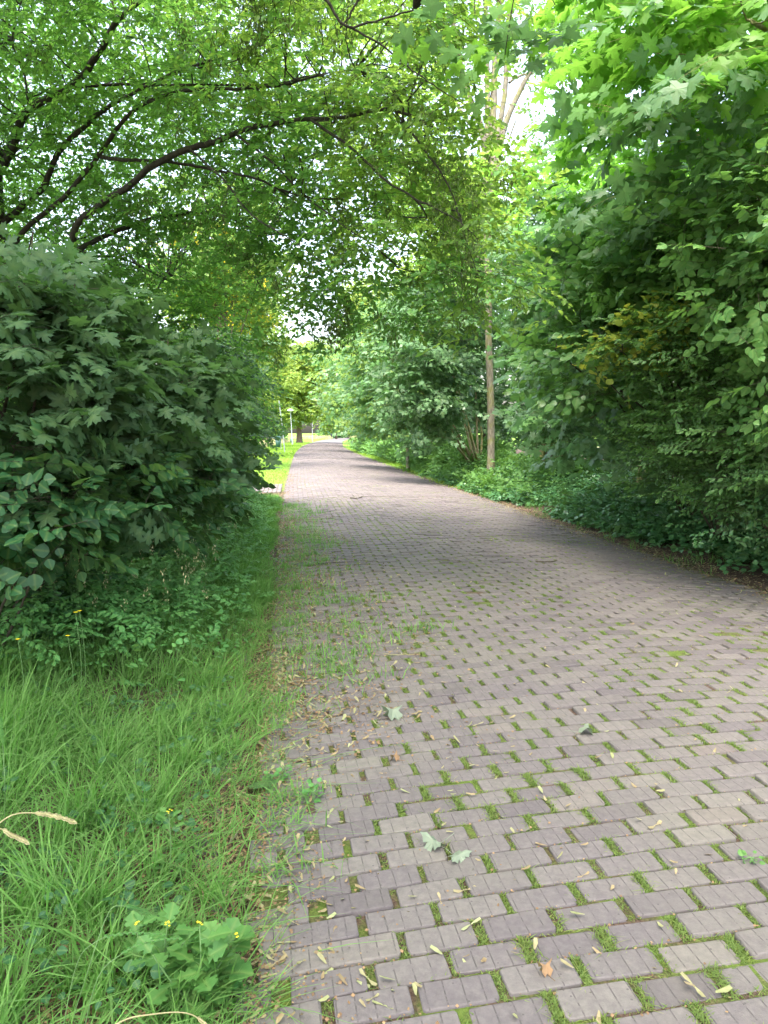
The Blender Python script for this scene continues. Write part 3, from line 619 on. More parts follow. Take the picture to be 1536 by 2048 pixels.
over = [(np.array([x, y, z]), r) for x, y, z, r in [(-5, 5.5, 7.5, 1.7), (-3, 4, 7.6, 1.6), (-6.5, 8, 8, 2), (-5.5, 2.5, 6.5, 1.6), (-4.5, 10, 9, 2.0), (-4, 0.5, 6.2, 1.5), (-2, 1.5, 7.5, 1.6), (-1.2, 3.6, 8.2, 1.5), (0.2, 2.0, 8.0, 1.5), (-2.6, -1.2, 7.4, 1.7), (-.4, -.8, 8, 1.6), (-3.6, -3, 7, 1.8), (-4.6, -1, 6.6, 1.6), (-3.8, 1.5, 6.6, 1.4), (-5.5, 0.5, 7, 1.8), (-2.6, .6, 6.8, 1.3), (0, -3, 7.6, 1.7), (1.2, -4, 7.4, 1.8), (-2, -5, 7, 1.8), (3.2, -1, 7.6, 1.7), (3.6, -5, 7, 2), (.5, -7, 7, 2), (4.6, 2.0, 7.6, 1.5), (-4, -7, 7, 2), (2, 2.6, 8.6, 1.2)]]  # unseen crown masses overhead and behind the camera, added to shade road and bushes
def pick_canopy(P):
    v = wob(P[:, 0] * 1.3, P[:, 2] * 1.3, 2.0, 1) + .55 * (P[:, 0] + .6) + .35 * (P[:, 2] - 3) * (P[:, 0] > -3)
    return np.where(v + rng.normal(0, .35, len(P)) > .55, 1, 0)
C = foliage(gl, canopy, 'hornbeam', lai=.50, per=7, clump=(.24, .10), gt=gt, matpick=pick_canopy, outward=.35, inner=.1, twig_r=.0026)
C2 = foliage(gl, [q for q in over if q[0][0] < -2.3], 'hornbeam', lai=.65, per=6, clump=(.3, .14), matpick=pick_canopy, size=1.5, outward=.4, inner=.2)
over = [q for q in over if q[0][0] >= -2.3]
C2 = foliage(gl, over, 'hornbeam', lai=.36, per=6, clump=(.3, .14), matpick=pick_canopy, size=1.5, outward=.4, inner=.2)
limbs_to(gt, roots, C[rng.random(len(C)) < .16], r0=.011, bend=.12, n=4, seg=7)
limbs_to(gt, roots, C2[rng.random(len(C2)) < .05], r0=.011, bend=.25, n=5, seg=7)
sel = C[(rng.random(len(C)) < np.clip(.10 + .20 * (C[:, 0] > -2.2) + .1 * wob(C[:, 0], C[:, 2], 2, 3), 0, 1))]
samara_bunches(gs, np.repeat(sel, 4, 0) + rng.normal(0, .10, (len(sel) * 4, 3)) - np.array([0, 0, .08]), n=22, size=.05)
# the drooping tails under the tip of the canopy
for a, b, c, L in [(880, 230, 6.6, .9), (905, 300, 6.6, .8), (655, 640, 8.6, .35), (505, 40, 7, .25), (930, 500, 6.7, .5), (690, 600, 8.3, .4)]:
    p = at(a, b, c); k = 26; q = p + np.stack([rng.normal(0, .09, k), rng.normal(0, .09, k), -rng.random(k) * L], -1); samara_bunches(gs, q, 16)
th.part('trunk', gt, M['bark_dark']); th.part('crown', gl, [M['hornbeam'], M['hornbeam_pale']]); th.part('seed_cluster', gs, M['catkin'])

def shrub(name, base, label, cat, blobs, sp, mats, lai=2.4, per=6, clump=(.22, .09), size=1.0, stems=5, r=.03, limb=.12, bark='twig', matpick=None, gt_=True, extra=None, group=None, outward=.8, inner=.5, twig_r=.0022, limb_r=.010, flat=.35, trunk_pts=None, trunk_r=None, crown='crown', hollow=True, face=.95):
    base = np.array([base[0], base[1], float(H(base[0], base[1]))]); th = Thing(name, base, label, cat, group); gt, gl = Geo(), Geo()
    roots = []
    if trunk_pts is not None:
        P = spline([base + (0, 0, -.15)] + [np.array(p) for p in trunk_pts], 26); tube(gt, P, np.interp(np.linspace(0, 1, 26), [0, .12, 1], trunk_r), 12, 0, .03); roots.append(P[8:])
    for c, rr in blobs[:max(stems, 0)] if trunk_pts is None else blobs:
        c = np.asarray(c); rz = np.max(rr)
        a = base + (rng.normal(0, .12, 3) * (1, 1, 0)) + (0, 0, -.05) if trunk_pts is None else roots[0][np.argmin(np.linalg.norm(roots[0] - c, axis=1) + np.maximum(0, roots[0][:, 2] - c[2] + .3))]
        m = a * .5 + c * .5 + (rng.normal(0, .12, 3)); m[2] += .1 * np.linalg.norm(c - a)
        P = spline([a, m, c], 12); tube(gt, P, np.linspace(r, r * .35, 12), 7, 0, .03); roots.append(P[3:])
    roots = np.concatenate(roots)
    C = foliage(gl, blobs, sp, lai=lai, per=per, clump=clump, gt=gt if gt_ else None, size=size, matpick=matpick, outward=outward, inner=inner, twig_r=twig_r, flat=flat, hollow=hollow, face=face)
    limbs_to(gt, roots, C[rng.random(len(C)) < limb], r0=limb_r, bend=.10, n=4, seg=6)
    if extra: extra(gl, gt, C)
    th.part('trunk', gt, M[bark]); th.part(crown, gl, mats); return th, C

# maple sapling close by on the left
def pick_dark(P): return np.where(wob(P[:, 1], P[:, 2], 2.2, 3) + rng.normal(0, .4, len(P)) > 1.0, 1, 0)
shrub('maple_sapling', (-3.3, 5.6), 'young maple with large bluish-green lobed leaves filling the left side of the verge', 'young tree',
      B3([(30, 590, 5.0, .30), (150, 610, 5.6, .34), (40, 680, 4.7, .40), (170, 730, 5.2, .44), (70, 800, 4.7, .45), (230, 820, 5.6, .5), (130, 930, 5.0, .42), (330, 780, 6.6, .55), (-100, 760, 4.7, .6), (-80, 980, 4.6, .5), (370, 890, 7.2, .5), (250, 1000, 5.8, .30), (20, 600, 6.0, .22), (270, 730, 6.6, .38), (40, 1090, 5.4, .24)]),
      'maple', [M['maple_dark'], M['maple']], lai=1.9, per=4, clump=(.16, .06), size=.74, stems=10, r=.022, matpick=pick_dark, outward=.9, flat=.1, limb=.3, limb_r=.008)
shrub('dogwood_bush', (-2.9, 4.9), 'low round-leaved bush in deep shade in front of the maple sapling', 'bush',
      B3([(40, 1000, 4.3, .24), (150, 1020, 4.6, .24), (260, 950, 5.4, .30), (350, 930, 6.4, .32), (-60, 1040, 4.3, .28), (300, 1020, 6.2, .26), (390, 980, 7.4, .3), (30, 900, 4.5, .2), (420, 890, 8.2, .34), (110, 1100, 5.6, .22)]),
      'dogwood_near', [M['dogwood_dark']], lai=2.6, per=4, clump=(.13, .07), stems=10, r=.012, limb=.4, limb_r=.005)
shrub('elm_bush', (-4.0, 10.5), 'tall small-leaved bush between the dark trunk and the far lawn', 'bush',
      B3([(400, 800, 10, .65), (455, 850, 12.5, .45), (330, 730, 10, .65), (420, 730, 11, .5), (465, 770, 14, .45), (200, 640, 10, .6), (300, 850, 9.5, .5), (90, 610, 10.5, .6), (60, 770, 9, .8), (180, 880, 8.6, .5)]),
      'hornbeam', [M['hornbeam'], M['maple_dark']], lai=1.5, per=6, clump=(.2, .12), stems=12, r=.03, matpick=lambda P: (rng.random(len(P)) < .45).astype(int), outward=.5, inner=.2)
shrub('leaning_bush', (-3.9, 16.5), 'dark bush at the end of the left thicket by the side path', 'bush',
      B3([(470, 850, 16, .55), (440, 800, 16, .7), (490, 890, 17, .30), (440, 930, 16.5, .25), (390, 850, 15.5, .6), (450, 730, 16, .7), (505, 830, 17, .28)]),
      'hornbeam', [M['dogwood_dark']], lai=2.3, per=6, clump=(.2, .12), stems=7, r=.035, size=1.15, outward=.5, inner=.2)
shrub('small_bush', (-4.3, 7.2), 'shaded understorey bush behind the dogwood leaves, low and dark', 'bush',
      [(np.array([-3.6, 7.0, .6]), .5), (np.array([-3.0, 8.0, .5]), .45), (np.array([-4.5, 7.6, .9]), .7), (np.array([-3.4, 9.4, .6]), .5), (np.array([-3.0, 11.2, .5]), .42), (np.array([-3.4, 13., .6]), .5)],
      'dogwood', [M['dogwood_dark']], lai=2.4, stems=6, r=.018)

# ================================================================ right side
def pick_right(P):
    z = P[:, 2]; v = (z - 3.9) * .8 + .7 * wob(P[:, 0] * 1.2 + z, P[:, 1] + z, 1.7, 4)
    return np.where(v + rng.normal(0, .3, len(P)) > .62, 1, 0)  # higher leaves take the lit copy: top light put into the colour
def tx(s, t): p = road_pt(s, t); return float(p[0]), float(p[1])
b = tx(9.5, WID + 2.4)
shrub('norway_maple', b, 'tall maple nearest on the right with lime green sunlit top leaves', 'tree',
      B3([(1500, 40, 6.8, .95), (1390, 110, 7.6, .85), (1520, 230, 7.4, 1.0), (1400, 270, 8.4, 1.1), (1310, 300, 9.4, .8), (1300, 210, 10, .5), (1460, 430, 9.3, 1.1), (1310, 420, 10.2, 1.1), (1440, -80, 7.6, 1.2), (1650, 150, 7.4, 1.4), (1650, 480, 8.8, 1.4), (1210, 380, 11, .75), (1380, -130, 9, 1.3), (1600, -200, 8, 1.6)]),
      'maple', [M['maple'], M['maple_lime_lit']], lai=1.05, per=7, clump=(.30, .05), matpick=pick_right, bark='bark_moss', size=1.15,
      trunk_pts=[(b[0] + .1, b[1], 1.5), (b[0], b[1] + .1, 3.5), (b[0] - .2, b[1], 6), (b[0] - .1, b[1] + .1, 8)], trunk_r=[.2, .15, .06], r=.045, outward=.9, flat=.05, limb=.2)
b = tx(14, WID + 2.2)
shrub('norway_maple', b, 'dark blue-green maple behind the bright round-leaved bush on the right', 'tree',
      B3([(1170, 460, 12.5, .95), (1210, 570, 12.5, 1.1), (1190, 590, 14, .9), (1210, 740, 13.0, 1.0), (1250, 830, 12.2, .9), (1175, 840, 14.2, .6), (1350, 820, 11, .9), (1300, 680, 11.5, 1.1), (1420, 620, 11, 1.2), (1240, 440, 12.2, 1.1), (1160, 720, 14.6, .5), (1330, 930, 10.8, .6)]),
      'maple', [M['maple'], M['maple_lime_lit']], lai=1.15, per=7, clump=(.30, .05), matpick=pick_right, bark='bark_moss', size=1.2,
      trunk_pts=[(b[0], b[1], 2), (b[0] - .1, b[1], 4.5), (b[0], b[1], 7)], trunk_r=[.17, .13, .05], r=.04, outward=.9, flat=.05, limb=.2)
def ring_pick(P): return np.where(wob(P[:, 0] * 1.5, P[:, 2] * 1.5, 2, 0) + .2 * (P[:, 2] - 2.2) + rng.normal(0, .4, len(P)) > .5, 1, 0)
shrub('round_leaved_bush', tx(10.6, WID + 1.5), 'bright green round-leaved bush bulging over the ivy on the right', 'bush',
      B3([(1110, 700, 10.6, .42), (1160, 640, 10.2, .46), (1210, 570, 9.7, .5), (1280, 500, 9.2, .5), (1350, 440, 8.8, .42), (1430, 420, 8.6, .35), (1190, 740, 10, .45), (1260, 660, 9.5, .5), (1330, 570, 9.0, .5), (1240, 780, 9.6, .4), (1400, 500, 8.7, .42)]),
      'dogwood', [M['dogwood'], M['nettle']], lai=1.6, per=7, clump=(.16, .07), size=1.4, matpick=ring_pick, stems=11, r=.025, outward=.7, bark='twig')
shrub('yellowing_bush', tx(9.4, WID + 1.2), 'branch of a small bush with yellow and orange tinged leaves amid the green', 'bush',
      B3([(1240, 700, 8.2, .2), (1300, 665, 8.0, .22), (1350, 630, 7.8, .18), (1190, 735, 8.4, .13), (1310, 720, 7.9, .15)]),
      'dogwood', [M['yellowing'], M['nettle']], lai=2.4, per=5, clump=(.12, .07), stems=5, r=.016, size=.9, matpick=lambda P: (rng.random(len(P)) < .45).astype(int))
shrub('privet_bush', tx(7.6, WID + 1.3), 'loose fine-leaved bush at the right edge with many thin twigs', 'bush',
      B3([(1500, 470, 7.6, .62), (1480, 620, 7.7, .68), (1400, 740, 8.4, .62), (1510, 790, 7.7, .7), (1370, 870, 8.9, .45), (1470, 930, 8.2, .48), (1590, 600, 7.3, .8), (1600, 850, 7.3, .7), (1330, 950, 9.6, .3), (1430, 830, 8.3, .5)]),
      'privet', [M['dogwood'], M['nettle']], lai=1.5, per=8, clump=(.15, .06), stems=10, r=.02, matpick=ring_pick, outward=.8, inner=.35, limb=.3, limb_r=.007)
shrub('elder_bush', tx(6.4, WID + 1.9), 'light green bush cut by the right picture edge, above the fine-leaved one', 'bush',
      B3([(1540, 440, 6.6, .5), (1620, 560, 6.3, .6), (1530, 560, 6.9, .36), (1700, 400, 6.2, .7), (1650, 760, 6.4, .5)]),
      'dogwood', [M['nettle'], M['dogwood']], lai=2.0, per=5, stems=5, r=.02, size=1.05, matpick=ring_pick)
shrub('low_bush', tx(8.4, WID + 1.3), 'small pale-leaved shoots low above the dark hollow at the right edge', 'bush',
      B3([(1500, 985, 8.1, .24), (1450, 1010, 8.4, .2), (1540, 1020, 7.9, .28)]), 'privet', [M['ivy']], lai=1.6, per=4, stems=3, r=.008)

# maples further along on the right, over the ivy
far_right = [
    (20, WID + 2.2, [(1100, 560, 16.5, .8), (1110, 700, 20.5, 1.0), (1110, 830, 19.5, .8), (1140, 640, 18.5, 1.1), (1100, 460, 19, 1.0), (1000, 500, 25.5, .8)], 'maple with dark hanging leaves just behind the beige trunk', 0),
    (26, WID + 1.7, [(850, 690, 24, 1.2), (830, 770, 24, 1.1), (860, 790, 24, .9), (870, 610, 26, 1.2), (860, 870, 24, .4), (840, 840, 25, .7), (900, 720, 27, .9), (930, 800, 28, .9), (940, 650, 28, 1.0)], 'maple leaning over the ivy left of the beige trunk', 0),
    (35, WID + 1.6, [(800, 720, 32, 1.7), (780, 790, 33, 1.4), (830, 650, 32, 1.7), (830, 820, 31, 1.2), (760, 840, 35, .9)], 'maple with pale sheen on its leaves beside the middle of the road', 1),
    (48, WID + 1.8, [(755, 770, 44, 1.7), (765, 690, 44, 2.0), (785, 810, 42, 1.4), (745, 835, 47, .9)], 'bright maple where the verge narrows, fourth along the right side', 1),
    (68, WID + 2.2, [(730, 790, 64, 2.2), (735, 720, 64, 2.8), (733, 850, 66, .9)], 'light green roadside tree beyond the bright maple', 1),
    (95, WID + 2.5, [(712, 800, 92, 2.6), (720, 740, 92, 3.8), (722, 855, 90, .9)], 'farthest pale tree on the right before the bend', 1)]
for i, (s, t, bl, lab, br) in enumerate(far_right):
    b = tx(s, t); f_ = s > 60
    shrub('roadside_maple', b, lab, 'tree', B3(bl), 'maple' if s < 24 else 'maple_far', [M['maple_dark'], M['maple']] if not br else [M['maple'], M['far']],
          lai=2.2 if s < 60 else 2.0, per=5, clump=(.32, .09) if s < 60 else (.6, .2), size=1.0 if s < 60 else 2.0, stems=len(bl), r=.05, bark='bark_moss', gt_=s < 30,
          matpick=(lambda P: (rng.random(len(P)) < .35).astype(int)), limb=.08, limb_r=.014, outward=.9, flat=.05, group='maples along the right verge')
# the thicket behind, closing the view to the right
thick = [(7.5, 4.6, 'dark tree deep behind the fine-leaved bush'), (11, 5.0, 'dark tree deep behind the round-leaved bush'), (15.5, 5.2, 'dark tree deep behind the blue-green maple'), (21, 4.6, 'dark tree standing back behind the beige trunk'), (28, 5.0, 'dark tree behind the ivy bank and the leaning maple'), (38, 5.0, 'dark tree behind the pale-sheened maple'), (50, 5.5, 'dark tree behind the bright fourth maple'), (3.5, 4.6, 'dark tree beside the camera beyond the right edge')]
for s, dt, lab in thick:
    b = tx(s, WID + dt); hgt = 6.5
    bl = [(np.array([b[0] + rng.normal(0, .4), b[1] + rng.normal(0, 1.0), z]), (1.7, 2.4, 1.1)) for z in (1.2, 2.8, 4.4, 6.0, 7.2)]
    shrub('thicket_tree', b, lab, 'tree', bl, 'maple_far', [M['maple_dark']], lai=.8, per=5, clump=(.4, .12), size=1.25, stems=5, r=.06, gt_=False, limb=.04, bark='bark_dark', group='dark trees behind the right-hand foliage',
          trunk_pts=[(b[0], b[1], 2), (b[0] + .2, b[1], 5), (b[0], b[1], 7)], trunk_r=[.16, .12, .05])

# tall tree with the beige trunk, splitting into many stems above
Yt = 24.0
bp_ = at(982, 930, Yt); b = (float(bp_[0]), Yt)
def ext(gl, gt, C):
    for pts, r0, r1 in [([(978, 640, Yt), (976, 500, Yt), (972, 380, Yt), (968, 270, Yt), (940, 190, Yt), (920, 110, Yt), (900, 0, Yt), (890, -120, Yt)], .11, .065),
                        ([(972, 380, Yt), (975, 260, Yt), (976, 130, Yt), (976, 0, Yt), (960, -150, Yt)], .09, .06),
                        ([(974, 330, Yt), (985, 260, Yt), (990, 150, Yt), (1000, 20, Yt), (1010, -120, Yt)], .125, .07),
                        ([(976, 400, Yt), (992, 290, Yt), (1010, 190, Yt), (1018, 90, Yt), (1030, -80, Yt)], .10, .06),
                        ([(980, 420, Yt), (1005, 270, Yt), (1030, 205, Yt), (1065, 140, Yt), (1120, 80, Yt), (1180, 0, Yt)], .11, .05),
                        ([(1018, 165, Yt), (1045, 150, Yt), (1065, 143, Yt)], .04, .03),
                        ([(968, 270, Yt), (930, 240, Yt), (880, 150, Yt), (850, 80, Yt), (800, 0, Yt)], .06, .03)]:
        P = spline(P3(pts), 30); tube(gt, P + np.cumsum(rng.normal(0, .008, P.shape), 0), np.linspace(r0, r1, 30), 10, 0, .03)
shrub('many_stemmed_tree', b, 'tall tree with a beige bare trunk rising from the ivy and splitting into mossy stems', 'tree',
      B3([(880, 40, Yt, 1.0), (1060, 40, Yt + 1, 1.2), (1090, 130, Yt + 1, .8), (960, -120, Yt, 1.9), (1160, 80, Yt, 1.0), (830, 220, Yt, .9), (1120, 250, Yt + 1, .7), (750, -50, Yt, 1.7), (1200, -80, Yt, 2.0), (840, 400, Yt + 1, .9), (900, 500, Yt + 1, .8), (985, 420, Yt - 1.2, .7), (975, 540, Yt - 1.3, .75), (990, 330, Yt - 1, .6)]),
      'hornbeam_far', [M['hornbeam_pale'], M['hornbeam']], lai=.6, per=6, clump=(.3, .15), size=1.2, r=.018, bark='bark_beige', gt_=False, extra=ext, inner=.2, outward=.4,
      matpick=lambda P: (rng.random(len(P)) < .4).astype(int), trunk_pts=[at(982, 860, Yt), at(980, 760, Yt), at(977, 680, Yt), at(978, 560, Yt), at(975, 400, Yt)], trunk_r=[.15, .12, .10])
# second shorter trunk in the ivy
b = (float(at(812, 900, 34)[0]), 34.0)
shrub('slim_tree', b, 'slim tree whose pale trunk shows as a short stump shape under maple leaves', 'tree', B3([(812, 780, 34, .8), (820, 700, 34.5, 1.0)]), 'maple_far', [M['maple']], lai=1.6, stems=1, r=.09, bark='bark_beige', gt_=False)
# maple twigs with big leaves hanging in from above at the top edge
shrub('overhead_maple', (6.4, 4.2), 'maple reaching in overhead with large backlit leaves at the top edge of the view', 'tree',
      [(at(950, 30, 5.4), .30), (at(1010, 110, 5.5), .16), (at(1110, 10, 5.6), .25), (at(1030, -60, 5.2), .35), (np.array([4.6, 4.4, 6.6]), .6)],
      'maple', [M['maple'], M['maple_lime_lit']], lai=.5, per=4, clump=(.14, .08), size=.9, matpick=lambda P: (rng.random(len(P)) < .3).astype(int), bark='bark_dark', r=.009,
      trunk_pts=[(6.4, 4.2, 1.5), (6.2, 4.3, 3.2), (5.4, 4.3, 5.8), (3.6, 4.7, 6.6), (1.8, 5.1, 6.5), (.6, 5.3, 6.2)], trunk_r=[.12, .07, .012], limb=.5, limb_r=.005)

# ================================================================ background trees
def far_tree(name, x, y, h, r, label, mats, bark='bark_red', tr=.3, group='trees beyond the lawn', sp='farblob', low=.28, lai=1.7, size=1.0, seed=0, nb=11):
    base = np.array([x, y, float(H(x, y))]); th = Thing(name, base, label, 'tree', group); gt, gl = Geo(), Geo()
    P = spline([base + (0, 0, -.2), base + (0, 0, h * .2), base + (r * .05, 0, h * .5), base + (0, 0, h * .85)], 16); tube(gt, P, np.interp(np.linspace(0, 1, 16), [0, .08, 1], [tr * 1.5, tr, tr * .25]), 10, 0, .04)
    bl = []
    for i in range(nb):
        u = unit(rng.normal(0, 1, 3)); u[2] = rng.uniform(-.9, 1); q = rng.uniform(.25, .72)
        zc = base[2] + h * (low + (1 - low) * .5); cz = zc + u[2] * h * (1 - low) * .36; k = math.sqrt(max(.2, 1 - (u[2] * .8) ** 2))
        c = np.array([x + u[0] * r * q * k, y + u[1] * r * q * k, cz]); rr = r * rng.uniform(.30, .46); bl.append((c, (rr, rr, rr * .75)))
        tube(gt, spline([P[6 + i % 6], (P[6 + i % 6] + c) / 2 + (0, 0, -.2), c], 7), np.linspace(tr * .35, tr * .08, 7), 5)
    foliage(gl, bl, sp, lai=lai, per=6, clump=(.5 * size, .22 * size), size=size, inner=.45, outward=.5, matpick=lambda P: (rng.random(len(P)) < .35).astype(int))
    th.part('trunk', gt, M[bark]); th.part('crown', gl, mats); return th
FAR = [M['far'], M['far_yellow']]; FD = [M['maple'], M['far']]
p = at(599, 880, 118); far_tree('old_tree', p[0], 118, 17, 7.0, 'broad old tree with a thick reddish-brown trunk beyond the lamps', FAR, tr=.5, sp='farblob_s', lai=2.2, size=1.5, low=.14, nb=18, group=None)
p = at(470, 880, 50); far_tree('lime_tree', p[0] - .3, 50, 13.5, 4.6, 'yellow-green tree left of the road arching towards it, behind the thicket', FAR, tr=.25, sp='farblob_s', lai=1.9, group=None, low=.32, nb=15)
p = at(520, 880, 84); far_tree('lime_tree', p[0] - .5, 84, 15, 5.0, 'bright tree behind the bins and the leaning pole', FAR, tr=.28, sp='farblob_s', lai=2.0, low=.22, group=None, nb=14)
p = at(440, 500, 34)
th = far_tree('golden_tree', p[0], 34, 13.5, 4.2, 'tree hung with golden yellow blossom behind the dark arching limbs', [M['far'], M['nettle']], tr=.16, sp='farblob_s', lai=1.3, low=.35, size=.7, group=None)
gb = Geo(); N = 170; u = unit(rng.normal(0, 1, (N, 3))); c0 = np.array([p[0], 34, 9.0]); C = c0 + u * np.array([4.2, 3.6, 3.8]) * rng.random((N, 1)) ** .4; n_ = 16
O = np.repeat(C, n_, 0) + np.stack([rng.normal(0, .09, N * n_), rng.normal(0, .09, N * n_), -rng.random(N * n_) * .5], -1)
inst(gb, T_Q, O, frame(rng.normal(0, 1, (N * n_, 3)), rng.normal(0, 1, (N * n_, 3))), rng.uniform(.06, .12, N * n_), rng.random(N * n_), rng.random(N * n_)); th.part('blossom', gb, M['laburnum'])
far_tree('roadside_lime', 3.2, 41, 16.5, 4.4, 'tall pale-leaved tree rising above the maples right of the road', FAR, tr=.22, sp='farblob_s', lai=1.9, size=.9, low=.35, nb=16, group=None, bark='bark_moss')
far_tree('roadside_lime', -13.5, 66, 17, 5.2, 'tall yellow-green tree far left of the road, above the golden one', [M['far_yellow'], M['far']], tr=.25, sp='farblob_s', lai=1.8, size=1.1, low=.3, nb=15, group=None)
far_tree('roadside_lime', -2.6, 116, 26, 6.0, 'very tall pale tree far off, rising over the bend of the road', FAR, tr=.35, sp='farblob_s', lai=1.8, size=1.5, low=.3, nb=16, group=None)
far_tree('roadside_lime', 5.5, 78, 19, 5.4, 'tallest pale tree over the far right side of the road', [M['far'], M['far_yellow']], tr=.25, sp='farblob_s', lai=1.8, size=1.2, low=.3, nb=15, group=None)
labs = [(-62, 70, 9, 5), (-48, 85, 10, 5.5), (-38, 96, 11, 5.5), (-30, 112, 12, 6), (-22, 140, 14, 6.5), (-78, 60, 9, 5), (-12.5, 195, 15, 7), (-24, 175, 17, 7.5), (-4, 215, 15, 7), (-33, 190, 16, 7), (6, 165, 14, 6), (-50, 150, 14, 7), (-2, 130, 13, 5)]
where = ['seen through the left thicket, leftmost of the far trees', 'second of the far trees seen through the left thicket', 'third of the far trees seen through the left thicket', 'far tree behind the hay meadow on the left', 'tall far tree between the meadow and the old tree',
         'far tree at the left edge behind the dark trunk', 'far tree closing the road beyond the last lamp', 'tall far tree behind the old tree', 'far tree behind the walker', 'far tree left behind the old tree, smaller', 'far tree on the right hidden by the roadside trees', 'far tree behind the meadow trees', 'tree behind the farthest roadside tree on the right']
for (x, y, h, r), wv in zip(labs, where):
    far_tree('park_tree', x, y, h, r, wv, FAR if (x + y) % 2 else FD, tr=.3, sp='farblob', lai=1.7, size=1.3, low=.12)
# low dark hedge masses under the far trees
for i, (x0, x1, y, lab) in enumerate([(-34, -20, 150, 'dark low hedge left of the old tree trunk'), (-19, -6, 232, 'dark low hedge behind the walker at the bend')]):
    th = Thing('hedge', (x0, y, float(H(x0, y))), lab, 'hedge'); gh = Geo()
    foliage(gh, [(np.array([x, y + rng.normal(0, .5), 1.1]), (1.6, 1.3, 1.5)) for x in np.arange(x0, x1, 1.8)], 'farblob_s', lai=2.2, size=1.2, clump=(.4, .3)); th.part('foliage', gh, M['maple_dark'])

# ================================================================ undergrowth and grass (uncountable)
def verge_xy(s, t): return road_pt(s, t)
g = Geo()
def dens(n, s0, s1, t0, t1, h0, h1, w0, lean=.5, seg=3, pw=1.0, test=None, col=None, tuft=False):
    s, t = scatter(n, s0, s1, t0, t1, pw); x, y = verge_xy(s, t)
    if test is not None: k = test(s, t, x, y); x, y, s, t = x[k], y[k], s[k], t[k]
    db = None
    if tuft:
        nc = max(1, len(x) // 26); ci = rng.integers(0, nc, len(x)); cx, cy_ = x[:nc].copy(), y[:nc].copy(); ox, oy = rng.normal(0, .030, len(x)), rng.normal(0, .030, len(x)); x = cx[ci] + ox; y = cy_[ci] + oy
        tl_ = rng.uniform(-.5, .5, (nc, 2)) + np.array([.25, -.1]); db = np.stack([ox, oy], -1) / .03 * .9 + tl_[ci] * 1.6; t = t[:nc][ci]
    n = len(x); h = rng.uniform(h0, h1, n) * (.75 + .35 * wob(x, y, 1.7, 5)); h = np.clip(h, .02, 1)
    h *= np.interp(t, [-1.2, -.35, .05], [1, .65, .38]) if t1 < .5 else 1
    blade_field(g, x, y, h, rng.uniform(.6, 1.4, n) * w0, lean, 0, seg, dirbias=db, col=None if col is None else np.full(n, float(col)))
edge = lambda s, t, x, y: (t < -.08 + .14 * wob(x, y, 2.2, 3))
dens(9000, .9, 4.2, -3.0, .12, .20, .46, .0032, .45, test=edge, tuft=True)
dens(9000, .9, 4.4, -3.0, .15, .10, .30, .0030, .6, test=edge, tuft=True)
dens(11000, 4.6, 11, -2.8, -.3, .26, .55, .0042, .45, tuft=True)
dens(2500, .9, 5, -3, .1, .05, .22, .0026, 1.1, test=edge, col=1.0)
dens(8000, .9, 4.2, -3.0, .15, .08, .26, .0036, .8, test=edge)
dens(15000, 3.6, 8.0, -2.8, .1, .12, .34, .0036, .5, test=lambda s, t, x, y: edge(s, t, x, y) & (rng.random(len(s)) < np.clip(.95 - .16 * (s - 4) + .4 * wob(x, y, 1.5, 2), .10, 1)))
dens(24000, 6.5, 19, -1.0, .08, .16, .40, .0055, .45, test=edge)
dens(3000, 1, 5, -3.4, -1.2, .30, .50, .0042, .5)
dens(500, .9, 6, -2.8, -.3, .20, .45, .0026, .9, col=1.0)
tag(g.build('tall_grass', M['grass']), kind='stuff')
# grass tufts spreading onto the left edge of the road, and the tiny growth in the joints
g = Geo()
tufts = []
for s0 in np.arange(2.6, 17, .42):
    for _ in range(5):
        if s0 < 4.2 and _ > 0: continue
        tufts.append((s0 + rng.normal(0, .12), abs(rng.normal(0, .42)) + .02 if s0 > 4.4 else abs(rng.normal(0, .10)), rng.uniform(.05, .15)))
tufts = np.array(tufts)
for s0, t0, r0 in tufts:
    n = int(40 + 400 * r0); n = int(n * np.interp(s0, [3, 8, 17], [1, .55, .35]) * rng.uniform(.3, 1.3)); s = s0 + rng.normal(0, r0 * .55, n); t = t0 + rng.normal(0, r0 * 1.2, n); x, y = road_pt(s, t)
    blade_field(g, x, y, rng.uniform(.03, .12, n), rng.uniform(.0016, .0034, n) * (1 + s0 * .05), .6, 0, 2, z=crown(t) - .005)
s, t = scatter(9000, 1.2, 9, -.42, .10, 1.2); x, y = road_pt(s, t); k = rng.random(len(s)) < .35 + .6 * wob(x, y, 3.5, 2); x, y, s, t = x[k], y[k], s[k], t[k]
blade_field(g, x, y, rng.uniform(.05, .17, len(x)), rng.uniform(.0015, .003, len(x)), 1.0, 0, 3, dirbias=np.array([.8, 0]))
tag(g.build('verge_tufts', M['grass']), kind='stuff')
g = Geo()
